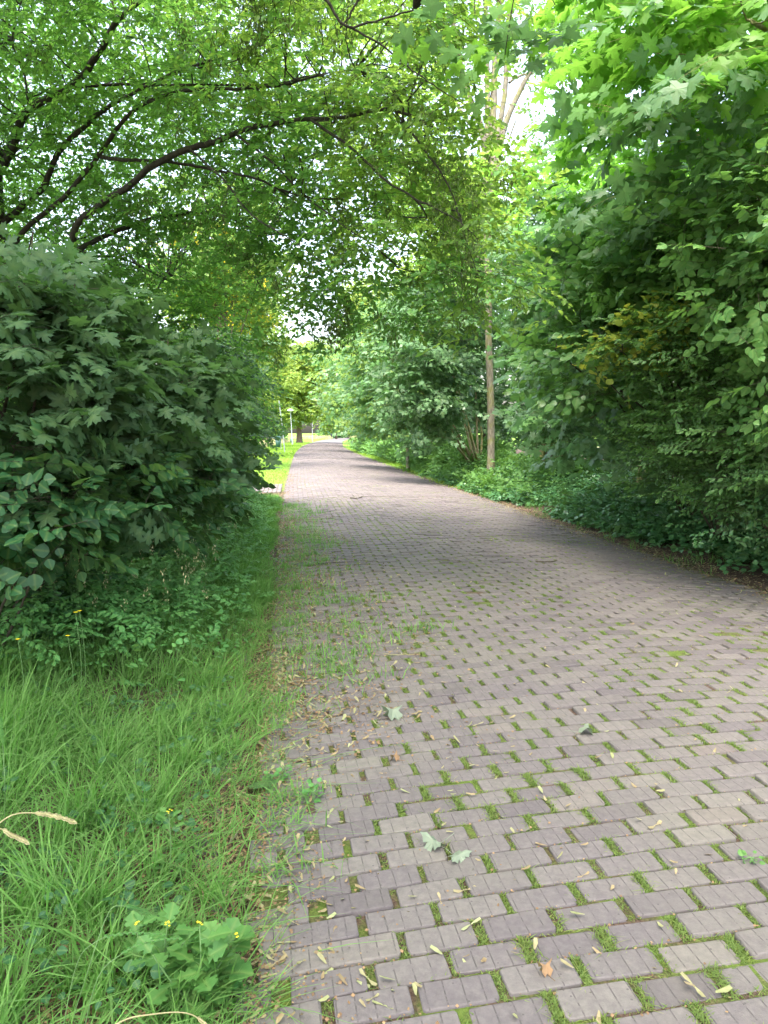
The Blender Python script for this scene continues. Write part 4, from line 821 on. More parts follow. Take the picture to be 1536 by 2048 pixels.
# head joints
js, jt = [], []
m_ = (hl_ > .1) & (s_ < 34)
J = np.stack([s_[m_], t_[m_] + PL / 2 + (BP - PL) / 2], -1)
near = J[:, 0] < 8
amt = np.clip(.62 + .38 * wob(J[:, 0], J[:, 1], 1.2, 0) + .2 * np.sin(J[:, 1] * 1.2) + rng.normal(0, .42, len(J)) + .3 * wob(J[:, 0] * 3, J[:, 1] * 3, 1.0, 3), 0, 1.3) * np.interp(J[:, 1], [0, .3, .7, 4.6, 5.2], [.35, .5, 1, 1, .5]) * np.interp(J[:, 0], [0, 17, 18, 34], [1, 1, .45, .5])
amt[amt < .12] = 0
cnt = (amt * np.interp(J[:, 0], [1.5, 4, 9, 20, 34], [230, 150, 62, 20, 8])).astype(int)
idx = np.repeat(np.arange(len(J)), cnt); n = len(idx)
s = J[idx, 0] + rng.uniform(-PW * .56, PW * .56, n); t = J[idx, 1] + rng.normal(0, (BP - PL) * .48, n); x, y = road_pt(s, t)
blade_field(g, x, y, rng.uniform(.005, .016, n) * (.6 + .5 * np.minimum(amt[idx], 1.2)) , rng.uniform(.0011, .0026, n) * np.interp(s, [2, 10, 34], [1, 1.7, 3.5]), .8, 0, 2, z=crown(t) - .009)
# bed joints: sparse moss
n = 95000; ri = rng.choice(np.unique(s_[s_ < 22]), n); s = 1.2 + (20 - 1.2) * rng.random(n) ** 1.5
s = -2.5 + np.round((s + 2.5) / RP - .5) * RP + RP / 2 + .010 * wob(s * .1, s * .8, 1.6, 2) * 0 + rng.normal(0, .0055, n); t = rng.uniform(.1, WID, n); x, y = road_pt(s, t)
s2 = s + .010 * wob(t, s * .8, 1.6, 2); x, y = road_pt(s2, t)
k = wob(x, y, 1.6, 3) + .5 * wob(x, y, 7, 1) + rng.normal(0, .4, n) > -.05; x, y, t = x[k], y[k], t[k]; n = len(x)
blade_field(g, x, y, rng.uniform(.006, .015, n), rng.uniform(.001, .0024, n), .9, 0, 2, z=crown(t) - .010)
tag(g.build('joint_moss', M['shortgrass']), kind='stuff')
# lawn blades at middle distance and the strip along the right edge
g = Geo()
n = 26000; x = rng.uniform(-14, -2.6, n); y = rng.uniform(23.8, 48, n); s, t = road_t(x, y); k = t < -.05; x, y = x[k], y[k]; blade_field(g, x, y, rng.uniform(.03, .09, len(x)), rng.uniform(.006, .014, len(x)), .6, 0, 2)
s, t = scatter(15000, 22, 90, WID - .35, WID + 1.1); k = rng.random(len(s)) < .3 + .7 * smooth(WID - .4, WID + .5, t); x, y = road_pt(s[k], t[k]); blade_field(g, x, y, rng.uniform(.03, .14, len(x)), rng.uniform(.008, .02, len(x)), .6, 0, 2)
s, t = scatter(9000, 48, 120, -4, -.05); x, y = road_pt(s, t); blade_field(g, x, y, rng.uniform(.1, .28, len(x)), rng.uniform(.015, .035, len(x)), .5, 0, 2)
tag(g.build('lawn_grass', M['lawngrass']), kind='stuff')
g = Geo(); n = 9000; y = rng.uniform(64, 132, n); x = xl(y) - rng.uniform(3.5, 24, n); blade_field(g, x, y, rng.uniform(.5, 1.0, n), rng.uniform(.02, .05, n), .4, 0, 2)
n = 2500; y = rng.uniform(200, 235, n); x = rng.uniform(-26, 2, n); k = np.abs(road_t(x, y)[1] - 2.6) > 3; blade_field(g, x[k], y[k], rng.uniform(.6, 1.3, k.sum()), rng.uniform(.05, .1, k.sum()), .4, 0, 2)
tag(g.build('hay_meadow', M['hay']), kind='stuff')

# herbs: feathery compound leaves and broad leaves at knee height on the left verge
def herb_layer(g, n, s0, s1, t0, t1, zf, sp, mat, size, dens=None, tiltup=.4, drop=0.0, keep=1.0):
    s, t = scatter(n, s0, s1, t0, t1); x, y = road_pt(s, t)
    if dens is not None: k = rng.random(n) < dens(s, t, x, y); x, y, s, t = x[k], y[k], s[k], t[k]
    n = len(x); z = H(x, y) + zf(s, t, x, y, n); az = rng.uniform(0, 6.28, n)
    D = np.stack([np.cos(az), np.sin(az), rng.normal(.15, tiltup, n)], -1); put_sprays(g, np.stack([x, y, z], -1), D, sp, mat, size, keep=keep)
SPEC['fern'] = dict(T=T_ELL, size=.045, L=.17, n=13, ang=62, droop=.25, tilt=.3, pet=.002)
SPEC['trefoil'] = dict(T=T_ROUND, size=.055, L=.10, n=4, ang=70, droop=.1, tilt=.35, pet=.02)
SPEC['ivy'] = dict(T=T_ROUND, size=.075, L=.20, n=6, ang=65, droop=.12, tilt=.35, pet=.03)
g = Geo()
zf = lambda s, t, x, y, n: (.06 + .48 * rng.random(n) ** .6 * np.clip(.75 + .35 * wob(x, y, 1.1, 4), .2, 1.2)) * np.interp(t, [-1.5, -.5, -.05], [1.25, .75, .25])
herb_layer(g, 15000, 4.6, 17.5, -2.6, -.12, zf, 'fern', 0, 1.15, lambda s, t, x, y: np.clip(.75 + .5 * wob(x, y, 1.4, 1), .1, 1) * np.interp(s, [4.6, 6.2], [.25, 1]) * np.interp(t, [-1.2, -.6, -.2], [1, .4, .12]))
herb_layer(g, 3600, 4.4, 16, -2.8, -.3, zf, 'trefoil', 0, .8, lambda s, t, x, y: np.clip(.5 + .6 * wob(x, y, 1.4, 2), .05, 1))
herb_layer(g, 500, 1.2, 4.6, -2.8, -.2, lambda s, t, x, y, n: .02 + .14 * rng.random(n), 'trefoil', 1, .7)
herb_layer(g, 2000, 5.2, 9, -3.2, -1.4, lambda s, t, x, y, n: .15 + .5 * rng.random(n), 'trefoil', 1, 1.05)
tag(g.build('herb_undergrowth', [M['herb'], M['dogwood_dark']]), kind='stuff')
# pale seed heads above the herbs
g = Geo(); n = 150; s, t = scatter(n, 4.6, 11, -2.2, -.35); x, y = road_pt(s, t); z0 = H(x, y); hh = rng.uniform(.45, .80, n)
top = np.stack([x + rng.normal(0, .07, n), y + rng.normal(0, .07, n), z0 + hh], -1); many_twigs(g, np.stack([x, y, z0], -1), top, np.full(n, .0022), np.zeros(n), 3, 4, 0)
O = np.repeat(top, 14, 0) + rng.normal(0, 1, (n * 14, 3)) * np.array([.012, .012, .035]); inst(g, T_NARROW, O, frame(rng.normal(0, .4, (n * 14, 3)) + (0, 0, 1), rng.normal(0, 1, (n * 14, 3))), rng.uniform(.012, .026, n * 14), rng.random(n * 14), rng.random(n * 14), 1)
tag(g.build('seeding_grass', [M['stem'], M['hay']]), kind='stuff')

# right bank: ivy and dead-nettle, then nettles further on
g = Geo()
cov = lambda s, t, x, y: np.clip((t - WID - np.interp(s, [5, 9, 11.5, 14, 15.2, 16.2, 18, 60], [.9, .7, .3, .2, .65, .65, .1, .3]) + .22 * wob(x, y, 2, 5)) * 3, 0, 1)
herb_layer(g, 16000, 10.2, 30, WID + .0, WID + 3.2, lambda s, t, x, y, n: .03 + .16 * rng.random(n) + .05 * smooth(WID + .3, WID + 1.5, t), 'ivy', 0, 1.15, lambda s, t, x, y: cov(s, t, x, y) * np.clip(1.3 - .02 * s, .3, 1), tiltup=.3)
herb_layer(g, 4200, 17, 34, WID + .3, WID + 3.0, lambda s, t, x, y, n: .1 + .35 * rng.random(n), 'nettle', 1, 1.6, lambda s, t, x, y: np.clip(.5 + .6 * wob(x, y, 1, 1), 0, 1))
herb_layer(g, 8000, 26, 85, WID + .5, WID + 2.8, lambda s, t, x, y, n: .1 + .7 * rng.random(n), 'nettle', 1, 2.6, lambda s, t, x, y: np.clip(.7 + .6 * wob(x, y, .6, 2), .1, 1))
herb_layer(g, 14000, 4.0, 11.5, WID + .1, WID + 3.2, lambda s, t, x, y, n: .03 + .26 * rng.random(n), 'ivy', 0, 1.15, lambda s, t, x, y: np.clip((t - WID - .38 + .45 * wob(x, y, 2.2, 2)) * 1.6, 0, 1) )
tag(g.build('ivy_ground_cover', [M['ivy'], M['nettle'], M['dogwood_dark']]), kind='stuff')
g = Geo()
s, t = scatter(2600, 6, 17, WID - .1, WID + .9); x, y = road_pt(s, t); k = wob(x, y, 2.5, 1) > .35; blade_field(g, x[k], y[k], rng.uniform(.05, .22, k.sum()), rng.uniform(.002, .005, k.sum()), .6)
s, t = scatter(3000, 15, 20, WID + .1, WID + .9); x, y = road_pt(s, t); k = wob(x, y, 2.0, 0) > .5; blade_field(g, x[k], y[k], rng.uniform(.08, .26, k.sum()), rng.uniform(.003, .006, k.sum()), .6)
tag(g.build('bank_grass', M['grass']), kind='stuff')

# ================================================================ litter
def samara_t():
    """a pair of winged maple seeds, flat"""
    v = [(0, 0, .0)]; f = []
    for sg in (-1, 1):
        b0 = len(v); v += [(sg * .10, -.06, .05), (sg * .10, .08, .05), (sg * .22, .02, .03), (sg * .62, -.18, .02), (sg * .98, -.06, .10), (sg * .90, .20, .12), (sg * .50, .14, .04)]
        q = [(0, b0, b0 + 2), (0, b0 + 2, b0 + 1), (b0 + 2, b0, b0 + 3), (b0 + 2, b0 + 3, b0 + 6), (b0 + 6, b0 + 3, b0 + 4), (b0 + 6, b0 + 4, b0 + 5)]; f += q
    v = np.array(v); return up((v, np.array(f), np.full(len(v), .2)))
def samara_half():
    v = np.array([(0, -.05, .02), (.05, .07, .05), (.22, .02, .03), (.62, -.17, .02), (1.0, -.04, .10), (.90, .21, .12), (.50, .16, .05)]); f = np.array([(0, 2, 1), (0, 3, 2), (2, 3, 6), (6, 3, 4), (6, 4, 5), (1, 2, 6)]); return up((v, f, np.full(7, .2)))
T_SAM, T_SAMH = samara_t(), samara_half()
def lay(g, T, s, t, size, mat=0, tilt=.25, dz=.004, rnd=None):
    n = len(s)
    if n == 0: return
    x, y = road_pt(s, t); z = np.where((t > 0) & (t < WID), crown(t), H(x, y)) + dz * rng.uniform(.5, 2.5, n); az = rng.uniform(0, 6.28, n)
    D = np.stack([np.cos(az), np.sin(az), rng.normal(0, tilt * .5, n)], -1); Nn = np.stack([rng.normal(0, tilt, n), rng.normal(0, tilt, n), np.ones(n)], -1)
    inst(g, T, np.stack([x, y, z], -1), frame(D, Nn), size * rng.uniform(.6, 1.25, n), rng.random(n) if rnd is None else rnd, rng.random(n), mat)
g = Geo()
def lit(n, s0, s1, t0, t1, pw=1.0, f=None):
    s, t = scatter(n, s0, s1, t0, t1, pw)
    if f is not None: x, y = road_pt(s, t); k = rng.random(n) < f(s, t, x, y); s, t = s[k], t[k]
    return s, t
ledge = lambda s, t, x, y: np.exp(-((t + .02) / .24) ** 2) * 1.0 + np.exp(-np.maximum(t, 0) / .45) * np.interp(s, [2, 3.6, 4.4, 12], [.12, .25, .6, .4]) * np.clip(.6 + .7 * wob(x, y, 2.5, 1), 0, 1.2)
redge = lambda s, t, x, y: np.exp(-((t - WID - .12) / .42) ** 2) * np.clip(.7 + .5 * wob(x, y, 1.8, 4), .1, 1)
for T, k_, sz in ((T_SAM, 2200, .036), (T_SAMH, 3800, .036)):
    s, t = lit(k_ * 2, 1.2, 17, -.45, 1.6, 1.4, ledge); lay(g, T, s, t, sz, 0, .3)
    s, t = lit(k_ * 2, 5, 24, WID - 1.0, WID + .8, 1.0, redge); lay(g, T, s, t, sz * 1.2, 0, .3)
s, t = lit(650, 1.6, 16, .3, WID - .2, 1.5); lay(g, T_SAMH, s, t, .038, 0, .3)
for n, s0, s1, t0, t1, fn, sz in ((38000, 1.2, 9, -.55, 1.4, ledge, .012), (9000, 8, 30, -.6, 1.2, ledge, .030), (15000, 5, 34, WID - 1.0, WID + 1.1, redge, .026)):
    s, t = lit(n, s0, s1, t0, t1, 1.2, fn); lay(g, T_Q, s, t, sz, 1, .5, .003)
s, t = lit(9000, 1.4, 12, .05, WID, 1.4, lambda s, t, x, y: .4 + .3 * wob(x, y, 3, 2)); s = -2.5 + np.round((s + 2.5) / RP - .5) * RP + RP / 2 + rng.normal(0, .006, len(s)); s = s + .010 * wob(t, s * .8, 1.6, 2); lay(g, T_Q, s, t, .010, 1, .6, .0); 
strip = lambda s, t, x, y: np.clip(.35 + .8 * wob(x, y, 2.8, 5), 0, 1) * np.exp(-np.maximum(t - .25, 0) / .4)
for T, n, sz, mt in ((T_SAM, 1500, .042, 0), (T_SAMH, 3600, .042, 0), (T_Q, 14000, .020, 1)):
    s, t = lit(n * 2, 3.4, 14, .0, 1.4, 1.0, strip); lay(g, T, s, t, sz, mt, .45)
s, t = lit(22000, 1.2, 8, -.6, .05, 1.3, lambda s, t, x, y: np.clip(.5 + .6 * wob(x, y, 4, 0), .1, 1)); lay(g, T_Q, s, t, .016, 1, .6, .006)
tag(g.build('leaf_litter', [M['seed'], M['debris']]), kind='stuff')
# winged seeds lying singly on the pavers
meshes = []
for k_ in range(5):
    gg = Geo(); T = (T_SAM, T_SAMH, T_SAMH, T_SAM, T_SAMH)[k_]; inst(gg, T, np.zeros((1, 3)), np.eye(3)[None], np.ones(1), np.array([[.62, .78, .9, .5, .3][k_]]), np.array([[.6, .7, .8, .5, .3][k_]])); 
    o = gg.build('winged_seed', M['seed']); meshes.append(o.data); bpy.data.objects.remove(o)
spots = [(1385, 1985, .6, 0, 'paired pale seed wings near the bottom edge, right of the tan crumpled leaf'), (1430, 2000, 1.9, 1, 'single long pale seed wing just right of the paired one at the bottom edge'), (930, 1780, .1, 3, 'paired green seed wings spread level on a paver below the two grey leaves'),
         (545, 1830, .9, 1, 'single yellowish seed wing by the left paver edge beside the lobed weed'), (885, 1905, .7, 2, 'single green seed wing upright on a paver in the lower middle'), (790, 1950, .9, 2, 'greenish seed wing at a grassy joint near the bottom middle'), (1095, 1700, .8, 4, 'tan curled seed wing right of the two grey leaves'),
         (1225, 1530, .4, 1, 'green seed wing below the pale maple leaf that lies alone'), (820, 1585, .8, 2, 'yellow-green seed wing below the small orange leaf'), (1310, 1665, .2, 3, 'pair of tan seed wings on a joint far right of the grey leaves'), (1170, 1838, .9, 1, 'pale seed wing on a paver above the bottom row, centre right'),
         (700, 1795, .6, 0, 'paired seed wings between the lobed weed and the two grey leaves'), (600, 1880, 1.2, 4, 'brown seed wing at the left end of a paver above the bottom litter'), (1085, 1595, .5, 2, 'tiny pale seed wing midway between the grey leaves and the lone pale leaf'), (650, 1560, .5, 0, 'paired yellow seed wings beside the leafy little weed on the left')]
for a, b_, rot, k_, lab in spots:
    d = CAMZ / math.tan(math.atan((b_ - 1024) / F_PX) + PITCH); p = at(a, b_, d); s, t = road_t(p[0], p[1])
    o = bpy.data.objects.new('winged_seed', meshes[k_]); COL.objects.link(o); o.location = (p[0], p[1], float(crown(t)) + .004); o.rotation_euler = (rng.normal(0, .12), rng.normal(0, .12), rot * 3.3); o.scale = (.046,) * 3 if k_ in (0, 3) else (.05,) * 3
    tag(o, lab, 'seed', 'winged maple seeds on the pavers')

def ground_at(a, b_):
    d = CAMZ / math.tan(math.atan((b_ - 1024) / F_PX) + PITCH); p = at(a, b_, d); t = road_t(p[0], p[1])[1]; z = float(crown(t)) if 0 < t < WID else float(H(p[0], p[1])); 
    d = (CAMZ - z) / math.tan(math.atan((b_ - 1024) / F_PX) + PITCH); p = at(a, b_, d); return np.array([p[0], p[1], z])
def curled(T, amp):
    v, f, m = T; v = v.copy(); v[:, 2] += amp * (v[:, 0] ** 2) * 1.6 + amp * .5 * np.sin(v[:, 1] * 5) - .0; return v, f, m
for a, b_, sc, rot, crl, lab, mt in [(880, 1690, .10, 2.2, .5, 'curled grey-green maple leaf lying on the pavers', 'fallen'), (905, 1712, .095, 3.9, .25, 'flat grey-green maple leaf beside the curled one', 'fallen'), (1160, 1468, .10, 4.6, .5, 'pale maple leaf with rolled edge, alone on the right pavers', 'fallen'), (790, 1440, .12, .5, .6, 'wilted maple leaf near the grassy left strip', 'fallen'), (795, 1523, .05, 1.0, .8, 'small crumpled orange-brown leaf on the pavers', 'debris'), (545, 1578, .13, 1.3, .2, 'dark green leaf at the left edge of the pavers', 'dogwood_dark'), (1095, 1955, .045, .3, .9, 'small crumpled tan leaf near the bottom edge', 'debris')]:
    p = ground_at(a, b_); g = Geo(); T = curled(T_MAP, crl); inst(g, T, np.zeros((1, 3)), np.eye(3)[None], np.ones(1) * sc, np.array([.6]), np.array([.6]))
    c_, s__ = math.cos(rot), math.sin(rot); st = np.array([(0, 0, .0), (0, -sc * .4, .004), (sc * .08, -sc * .8, .004)]); tube(g, st, .0012, 4)
    o = g.build('fallen_leaf', M[mt]); o.location = p + (0, 0, .008); o.rotation_euler = (rng.normal(0, .1), rng.normal(0, .1), rot); tag(o, lab, 'fallen leaf')
for pts, r, lab in [([(1072, 1124), (1092, 1126), (1112, 1123)], .007, 'short dark twig lying across the middle of the road'), ([(700, 1000 - 4), (712, 998), (725, 994)], .012, 'small dark twig far up the road near the paver band'), ([(765, 1310), (800, 1313), (828, 1312)], .002, 'thin pale straw lying on the pavers')]:
    P = spline([ground_at(*q) + (0, 0, .012) for q in pts], 10) + rng.normal(0, .003, (10, 3)); g = Geo(); tube(g, P, r, 6, 0, .1); tag(g.build('fallen_twig', M['twig'] if 'dark' in lab else M['hay'], None, P[0]), lab, 'twig')
# twigs in the litter at the bottom left
for q, lab in (([(440, 1890), (455, 1935), (470, 1960)], 'brown stick in the litter beside the flowering weed'), ([(500, 1640), (470, 1680), (455, 1700)], 'brown stick half hidden under the verge grass')):
    P = spline([ground_at(*v) + (0, 0, .02) for v in q], 10) + rng.normal(0, .002, (10, 3)); g = Geo(); tube(g, P, .0045, 6, 0, .15); tag(g.build('fallen_twig', M['bark_beige'], None, P[0]), lab, 'twig')

# ================================================================ single plants of the left verge
def lobed_leaf():
    h = [(.10, .05), (.20, .12), (.34, .10), (.24, .24), (.16, .30), (.40, .40), (.46, .54), (.30, .58), (.42, .74), (.22, .84)]; out = [(0, 0)] + h + [(.02, 1.0)] + [(-x, y) for x, y in h[::-1]]
    v = [(0, .45, -.01)] + [(x, y, .06 * abs(x) * 2 - .12 * (y - .4) ** 2) for x, y in out]; n = len(out); return up((np.array(v), np.array([(0, 1 + i, 1 + (i + 1) % n) for i in range(n)]), np.array([0] + [abs(x) for x, _ in out])))
T_LOB = lobed_leaf()
def flower(gf, p, r=.008, n=4):
    for k in range(n):
        a = k * 2 * np.pi / n; D = np.array([[math.cos(a), math.sin(a), .5]]); inst(gf, T_OV, np.asarray(p)[None], frame(D, np.array([[0, 0, 1.]])), np.array([r]), np.array([.5]), np.array([.5]))
def weed(px, py, hgt, label, nst=3, leafs=16, size=.085, T=T_LOB, mat='nettle', fl=True, spread=.10, name='flowering_weed'):
    p = ground_at(px, py); th = Thing(name, p, label, 'weed'); gs_, gl_, gf = Geo(), Geo(), Geo()
    for k in range(nst):
        a = rng.uniform(0, 6.28); top = p + np.array([math.cos(a) * spread, math.sin(a) * spread, hgt * rng.uniform(.7, 1)]) if k else p + np.array([.01, .01, hgt])
        P = spline([p + (0, 0, -.01), (p + top) / 2 + rng.normal(0, .012, 3), top], 12); tube(gs_, P, np.linspace(.0035, .0018, 12), 6)
        n = leafs; ti = rng.uniform(.05, .98, n); O = np.stack([np.interp(ti, np.linspace(0, 1, 12), P[:, j]) for j in range(3)], -1); az = np.arange(n) * 2.4 + rng.normal(0, .3, n)
        D = np.stack([np.cos(az), np.sin(az), rng.uniform(.0, .7, n)], -1); E = O + unit(D) * .02; many_twigs(gs_, O, E, np.full(n, .0012), np.zeros(n))
        inst(gl_, T, E, frame(D, np.array([0, 0, 1.]) + rng.normal(0, .25, (n, 3))), size * (1.15 - .55 * ti) * rng.uniform(.8, 1.2, n), rng.random(n), rng.random(n))
        if fl and k < 2:
            gf = Geo()
            for _ in range(5): flower(gf, top + rng.normal(0, .004, 3) + (0, 0, .006), .004)
            th.part('flower', gf, M['yellow'])
    th.part('stem', gs_, M['stem']); th.part('leaves', gl_, M[mat])
weed(395, 2010, .24, 'bright green lobed-leaf weed with tiny yellow flowers at the bottom edge', 4, 15, .095, spread=.12)
weed(330, 1960, .17, 'smaller lobed-leaf weed just left of the bright one with yellow flowers', 3, 12, .085, spread=.09)
weed(335, 1760, .26, 'slender pale weed with one yellow flower standing in the tall grass', 1, 16, .055, spread=.02)
weed(455, 2000, .07, 'low dark round-leaved plant at the foot of the bright weed', 3, 5, .06, T_ROUND, 'herb', False, .05, 'low_weed')
weed(625, 1600, .05, 'small green seedling in a paver joint near the left edge', 3, 5, .035, T_ROUND, 'herb', False, .05, 'low_weed')
weed(560, 1560, .07, 'leafy little weed at the left edge of the pavers beside the dark leaf', 3, 6, .035, T_ROUND, 'herb', False, .06, 'low_weed')
weed(1497, 1728, .02, 'tiny green rosette in a joint at the right side of the pavers', 3, 4, .03, T_OV, 'nettle', False, .02, 'low_weed')
for px, py, hh, lab in [(45, 1330, .50, 'yellow flower at the left edge of the herbs'), (143, 1310, .48, 'yellow flower standing single right of the left edge one'), (160, 1300, .60, 'yellow flower held highest against the dark bush'), (168, 1296, .60, 'yellow flower touching the highest one, facing right')]:
    p = ground_at(px, py + 120); top = p + np.array([0, 0, hh]); th = Thing('yellow_flower', p, lab, 'flower', 'yellow flowers among the herbs'); gs_, gf = Geo(), Geo(); tube(gs_, spline([p, (p + top) / 2 + (.02, 0, 0), top], 8), .0018, 5)
    n = 14; az = np.linspace(0, 6.28, n, endpoint=False); inst(gf, T_ELL, np.repeat(top[None], n, 0), frame(np.stack([np.cos(az), np.sin(az), np.full(n, .45)], -1), np.array([0, 0, 1.]) * np.ones((n, 1))), np.full(n, .015), rng.random(n), rng.random(n)); th.part('stem', gs_, M['stem']); th.part('flower_head', gf, M['yellow'])
# grass ears
def ear(pts, kind, label, L=.09, stem_r=.0012, stem_m='stem', ear_m='herb'):
    P = spline(pts, 26); th = Thing('grass_ear', P[0], label, 'grass ear', 'grass ears bending over the verge'); g1, g2 = Geo(), Geo()
    tube(g1, P, np.linspace(stem_r * 1.3, stem_r * .7, 26), 5); d = np.linalg.norm(np.diff(P, axis=0), axis=1); cum = np.concatenate([[0], np.cumsum(d)]); tot = cum[-1]
    n = {'rye': 20, 'barley': 40, 'wheat': 22}[kind]; q = np.linspace(tot - L, tot - .002, n); O = np.stack([np.interp(q, cum, P[:, j]) for j in range(3)], -1); T_ = unit(np.stack([np.interp(q, cum, np.gradient(P[:, j])) for j in range(3)], -1))
    sd = unit(np.cross(T_, np.array([0.1, 0.2, 1.]))); sg = np.where(np.arange(n) % 2, 1., -1.)[:, None]
    D = T_ + sd * sg * (.5 if kind != 'barley' else .25) + rng.normal(0, .10, (n, 3)); sz = {'rye': .013, 'barley': .014, 'wheat': .013}[kind]
    inst(g2, T_ELL, O + sd * sg * .0012, frame(D, np.cross(D, sd)), np.full(n, sz), rng.random(n), rng.random(n)); inst(g2, T_ELL, O + sd * sg * .0012, frame(D, sd), np.full(n, sz), rng.random(n), rng.random(n))
    if kind == 'barley': many_twigs(g2, np.repeat(O, 2, 0), np.repeat(O + T_ * .045, 2, 0) + rng.normal(0, .012, (2 * n, 3)), np.full(2 * n, .0005), np.zeros(2 * n))
    th.part('stem', g1, M[stem_m]); th.part('ear', g2, M[ear_m])
ear([ground_at(120, 2120), at(170, 1960, 1.75), at(215, 1830, 1.8), at(245, 1812, 1.82), at(290, 1822, 1.84)], 'barley', 'plump bristly green barley ear in the middle of the verge grass', .055)
ear([ground_at(110, 2150), at(150, 1940, 1.8), at(190, 1885, 1.8), at(250, 1866, 1.82), at(325, 1868, 1.84)], 'rye', 'upper of two thin pale rye-grass ears by the bright weed', .15)
ear([ground_at(150, 2160), at(190, 1970, 1.75), at(240, 1910, 1.78), at(300, 1882, 1.8), at(358, 1876, 1.82)], 'rye', 'lower of two thin pale rye-grass ears by the bright weed', .15)
ear([at(120, 2150, 1.35), at(230, 2050, 1.42), at(310, 2028, 1.45), at(380, 2028, 1.48), at(425, 2062, 1.5)], 'wheat', 'beige dry grass ear bending along the bottom edge', .055, .0016, 'hay', 'hay')
ear([at(-120, 1800, 1.3), at(-40, 1690, 1.32), at(20, 1632, 1.35), at(90, 1628, 1.38), at(145, 1642, 1.4)], 'wheat', 'beige seed head entering at the left edge, the upper one', .075, .0013, 'hay', 'hay')
ear([at(-120, 1830, 1.3), at(-60, 1720, 1.32), at(-10, 1660, 1.33), at(20, 1668, 1.34), at(50, 1682, 1.35)], 'wheat', 'short beige seed head below the upper one at the left edge', .05, .0013, 'hay', 'hay')
ear([ground_at(5, 1750), at(10, 1600, 2.2), at(6, 1500, 2.2), at(2, 1440, 2.2)], 'wheat', 'upright pale seed head at the left edge above the beige ones', .08, .0012, 'stem', 'herb')

# ================================================================ lamps, bins, pole, walker
def lathe(g, prof, base, n=16, mat=0):
    a = np.linspace(0, 2 * np.pi, n, endpoint=False); prof = np.array(prof, float); V = np.stack([prof[:, :1] * np.cos(a), prof[:, :1] * np.sin(a), np.repeat(prof[:, 1:], n, 1)], -1) + np.asarray(base)
    i = np.arange(len(prof) - 1)[:, None] * n; j = np.arange(n)[None]; F = np.stack([i + j, i + (j + 1) % n, i + n + (j + 1) % n, i + n + j], -1).reshape(-1, 4); g.add(V.reshape(-1, 3), F, None, mat, True)
def lamp(px, Y, hgt, label, lean=0.0):
    p = at(px, 880, Y); p[2] = float(H(p[0], p[1])); th = Thing('street_lamp', (0, 0, 0), label, 'street lamp', 'park lamps beside the road'); g1, g2, g3 = Geo(), Geo(), Geo(); z = np.zeros(3)
    lathe(g1, [(.10, -.1), (.10, .9), (.085, 1.0), (.06, 1.05), (.05, hgt - .25), (.045, hgt - .2)], z); lathe(g2, [(.05, hgt - .22), (.11, hgt - .14), (.30, hgt - .02), (.42, hgt + .04)], z, 20); lathe(g3, [(.46, hgt + .04), (.46, hgt + .07), (.30, hgt + .20), (.12, hgt + .27), (.0, hgt + .29)], z, 20)
    th.part('pole', g1, M['steel']); th.part('lamp_shade', g2, M['glassy']); th.part('lamp_roof', g3, M['glassy']); th.o.location = p; th.o.rotation_euler = (0, lean, 0)
lamp(625, 140, 5.1, 'park lamp nearest the bend, right of the old tree')
lamp(585, 100, 4.6, 'park lamp between the leaning pole and the old tree', -.05)
p = at(570, 905, 60); p[2] = float(H(p[0], p[1])); th = Thing('leaning_pole', p, 'thin grey pole leaning left in front of the lamps', 'pole'); g = Geo(); tube(g, spline([p + (0, 0, -.1), p + (-.18, 0, 2), p + (-.42, 0, 4.2)], 10), np.linspace(.055, .045, 10), 8); th.part('pole', g, M['steel'])
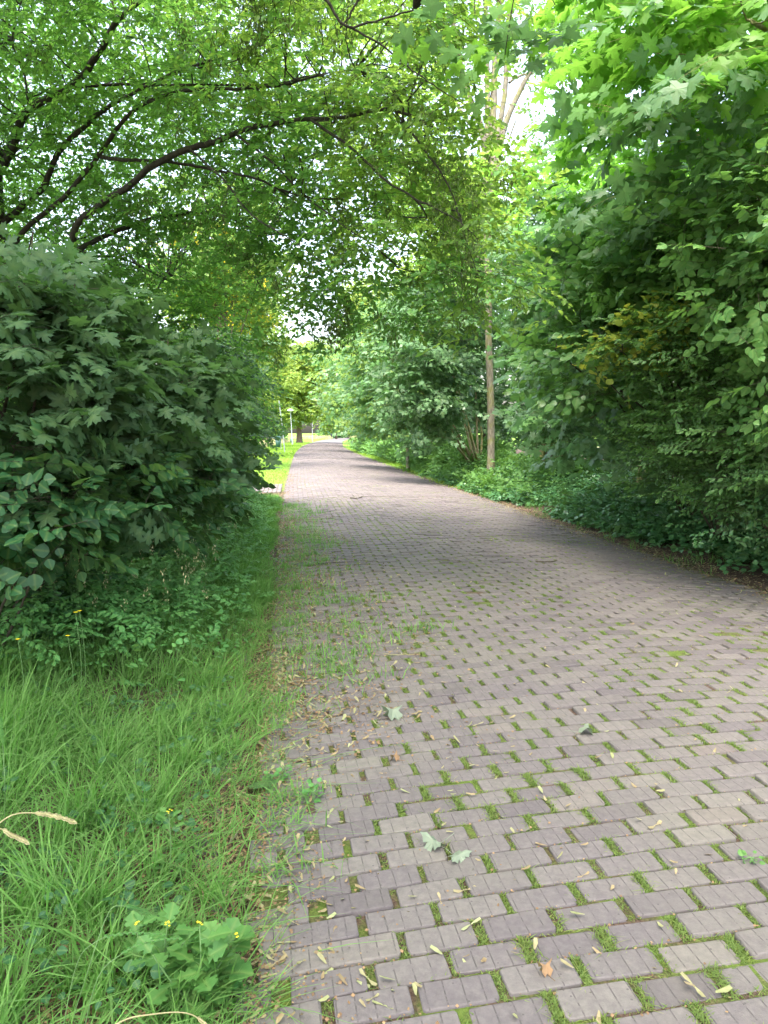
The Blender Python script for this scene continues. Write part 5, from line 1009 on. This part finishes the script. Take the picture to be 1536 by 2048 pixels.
def bin_(px, Y, label, sc=1.0):
    p = at(px, 880, Y); p[2] = float(H(p[0], p[1])); th = Thing('litter_bin', p, label, 'litter bin', 'green litter bins on the left verge'); g1, g2, g3 = Geo(), Geo(), Geo()
    lathe(g1, [(.0, .35), (.20 * sc, .35), (.27 * sc, 1.15 * sc), (.25 * sc, 1.15 * sc), (.2 * sc, .5), (0, .5)], p, 14); lathe(g2, [(.30 * sc, 1.22 * sc), (.30 * sc, 1.28 * sc), (.18 * sc, 1.36 * sc), (0, 1.38 * sc)], p, 14); tube(g3, [p + (.26 * sc, 0, -.1), p + (.28 * sc, 0, 1.3 * sc)], .03, 8)
    th.part('bin_body', g1, M['green_paint']); th.part('lid', g2, M['green_paint']); th.part('post', g3, M['steel'])
bin_(556, 68, 'green litter bin nearest, beside the leaning pole'); bin_(583, 101, 'small green litter bin at the foot of the second lamp', .8)
# walker far down the road, seen from behind
p = at(663, 876, 215); p[2] = float(H(p[0], 215)); th = Thing('person', p, 'person in dark clothes walking far away at the bend', 'person')
me = bpy.data.meshes.new('body'); V = [(0, 0, .95), (0, 0, 1.15), (0, 0, 1.40), (0, 0, 1.52), (0, .02, 1.66), (-.10, 0, .90), (-.12, .12, .50), (-.12, .02, .08), (-.12, .14, .03), (.10, 0, .90), (.12, -.06, .50), (.12, -.26, .12), (.12, -.18, .04), (-.20, 0, 1.40), (-.26, -.06, 1.12), (-.24, .10, .90), (.20, 0, 1.40), (.26, .04, 1.12), (.25, .16, .92)]
E = [(0, 1), (1, 2), (2, 3), (3, 4), (0, 5), (5, 6), (6, 7), (7, 8), (0, 9), (9, 10), (10, 11), (11, 12), (2, 13), (13, 14), (14, 15), (2, 16), (16, 17), (17, 18)]
RR = [.15, .15, .15, .06, .10, .10, .075, .05, .045, .10, .075, .05, .045, .07, .045, .035, .07, .045, .035]
me.from_pydata(V, E, []); o = bpy.data.objects.new('body', me); COL.objects.link(o); md = o.modifiers.new('s', 'SKIN'); 
for v, r_ in zip(me.skin_vertices[0].data, RR): v.radius = (r_, r_)
me.skin_vertices[0].data[0].use_root = True; md2 = o.modifiers.new('u', 'SUBSURF'); md2.levels = md2.render_levels = 2; me.materials.append(M['dark_cloth']); o.parent = th.o
g = Geo(); lathe(g, [(.0, 1.80), (.07, 1.79), (.115, 1.72), (.11, 1.62), (.08, 1.58)], (0, 0.0, 0), 12); o = g.build('hair', M['hair'], th.o)
g = Geo(); lathe(g, [(.19, .98), (.185, 1.15), (.20, 1.38), (.10, 1.47), (.06, 1.50)], (0, 0, 0), 12); g.build('jacket', M['dark_cloth'], th.o)
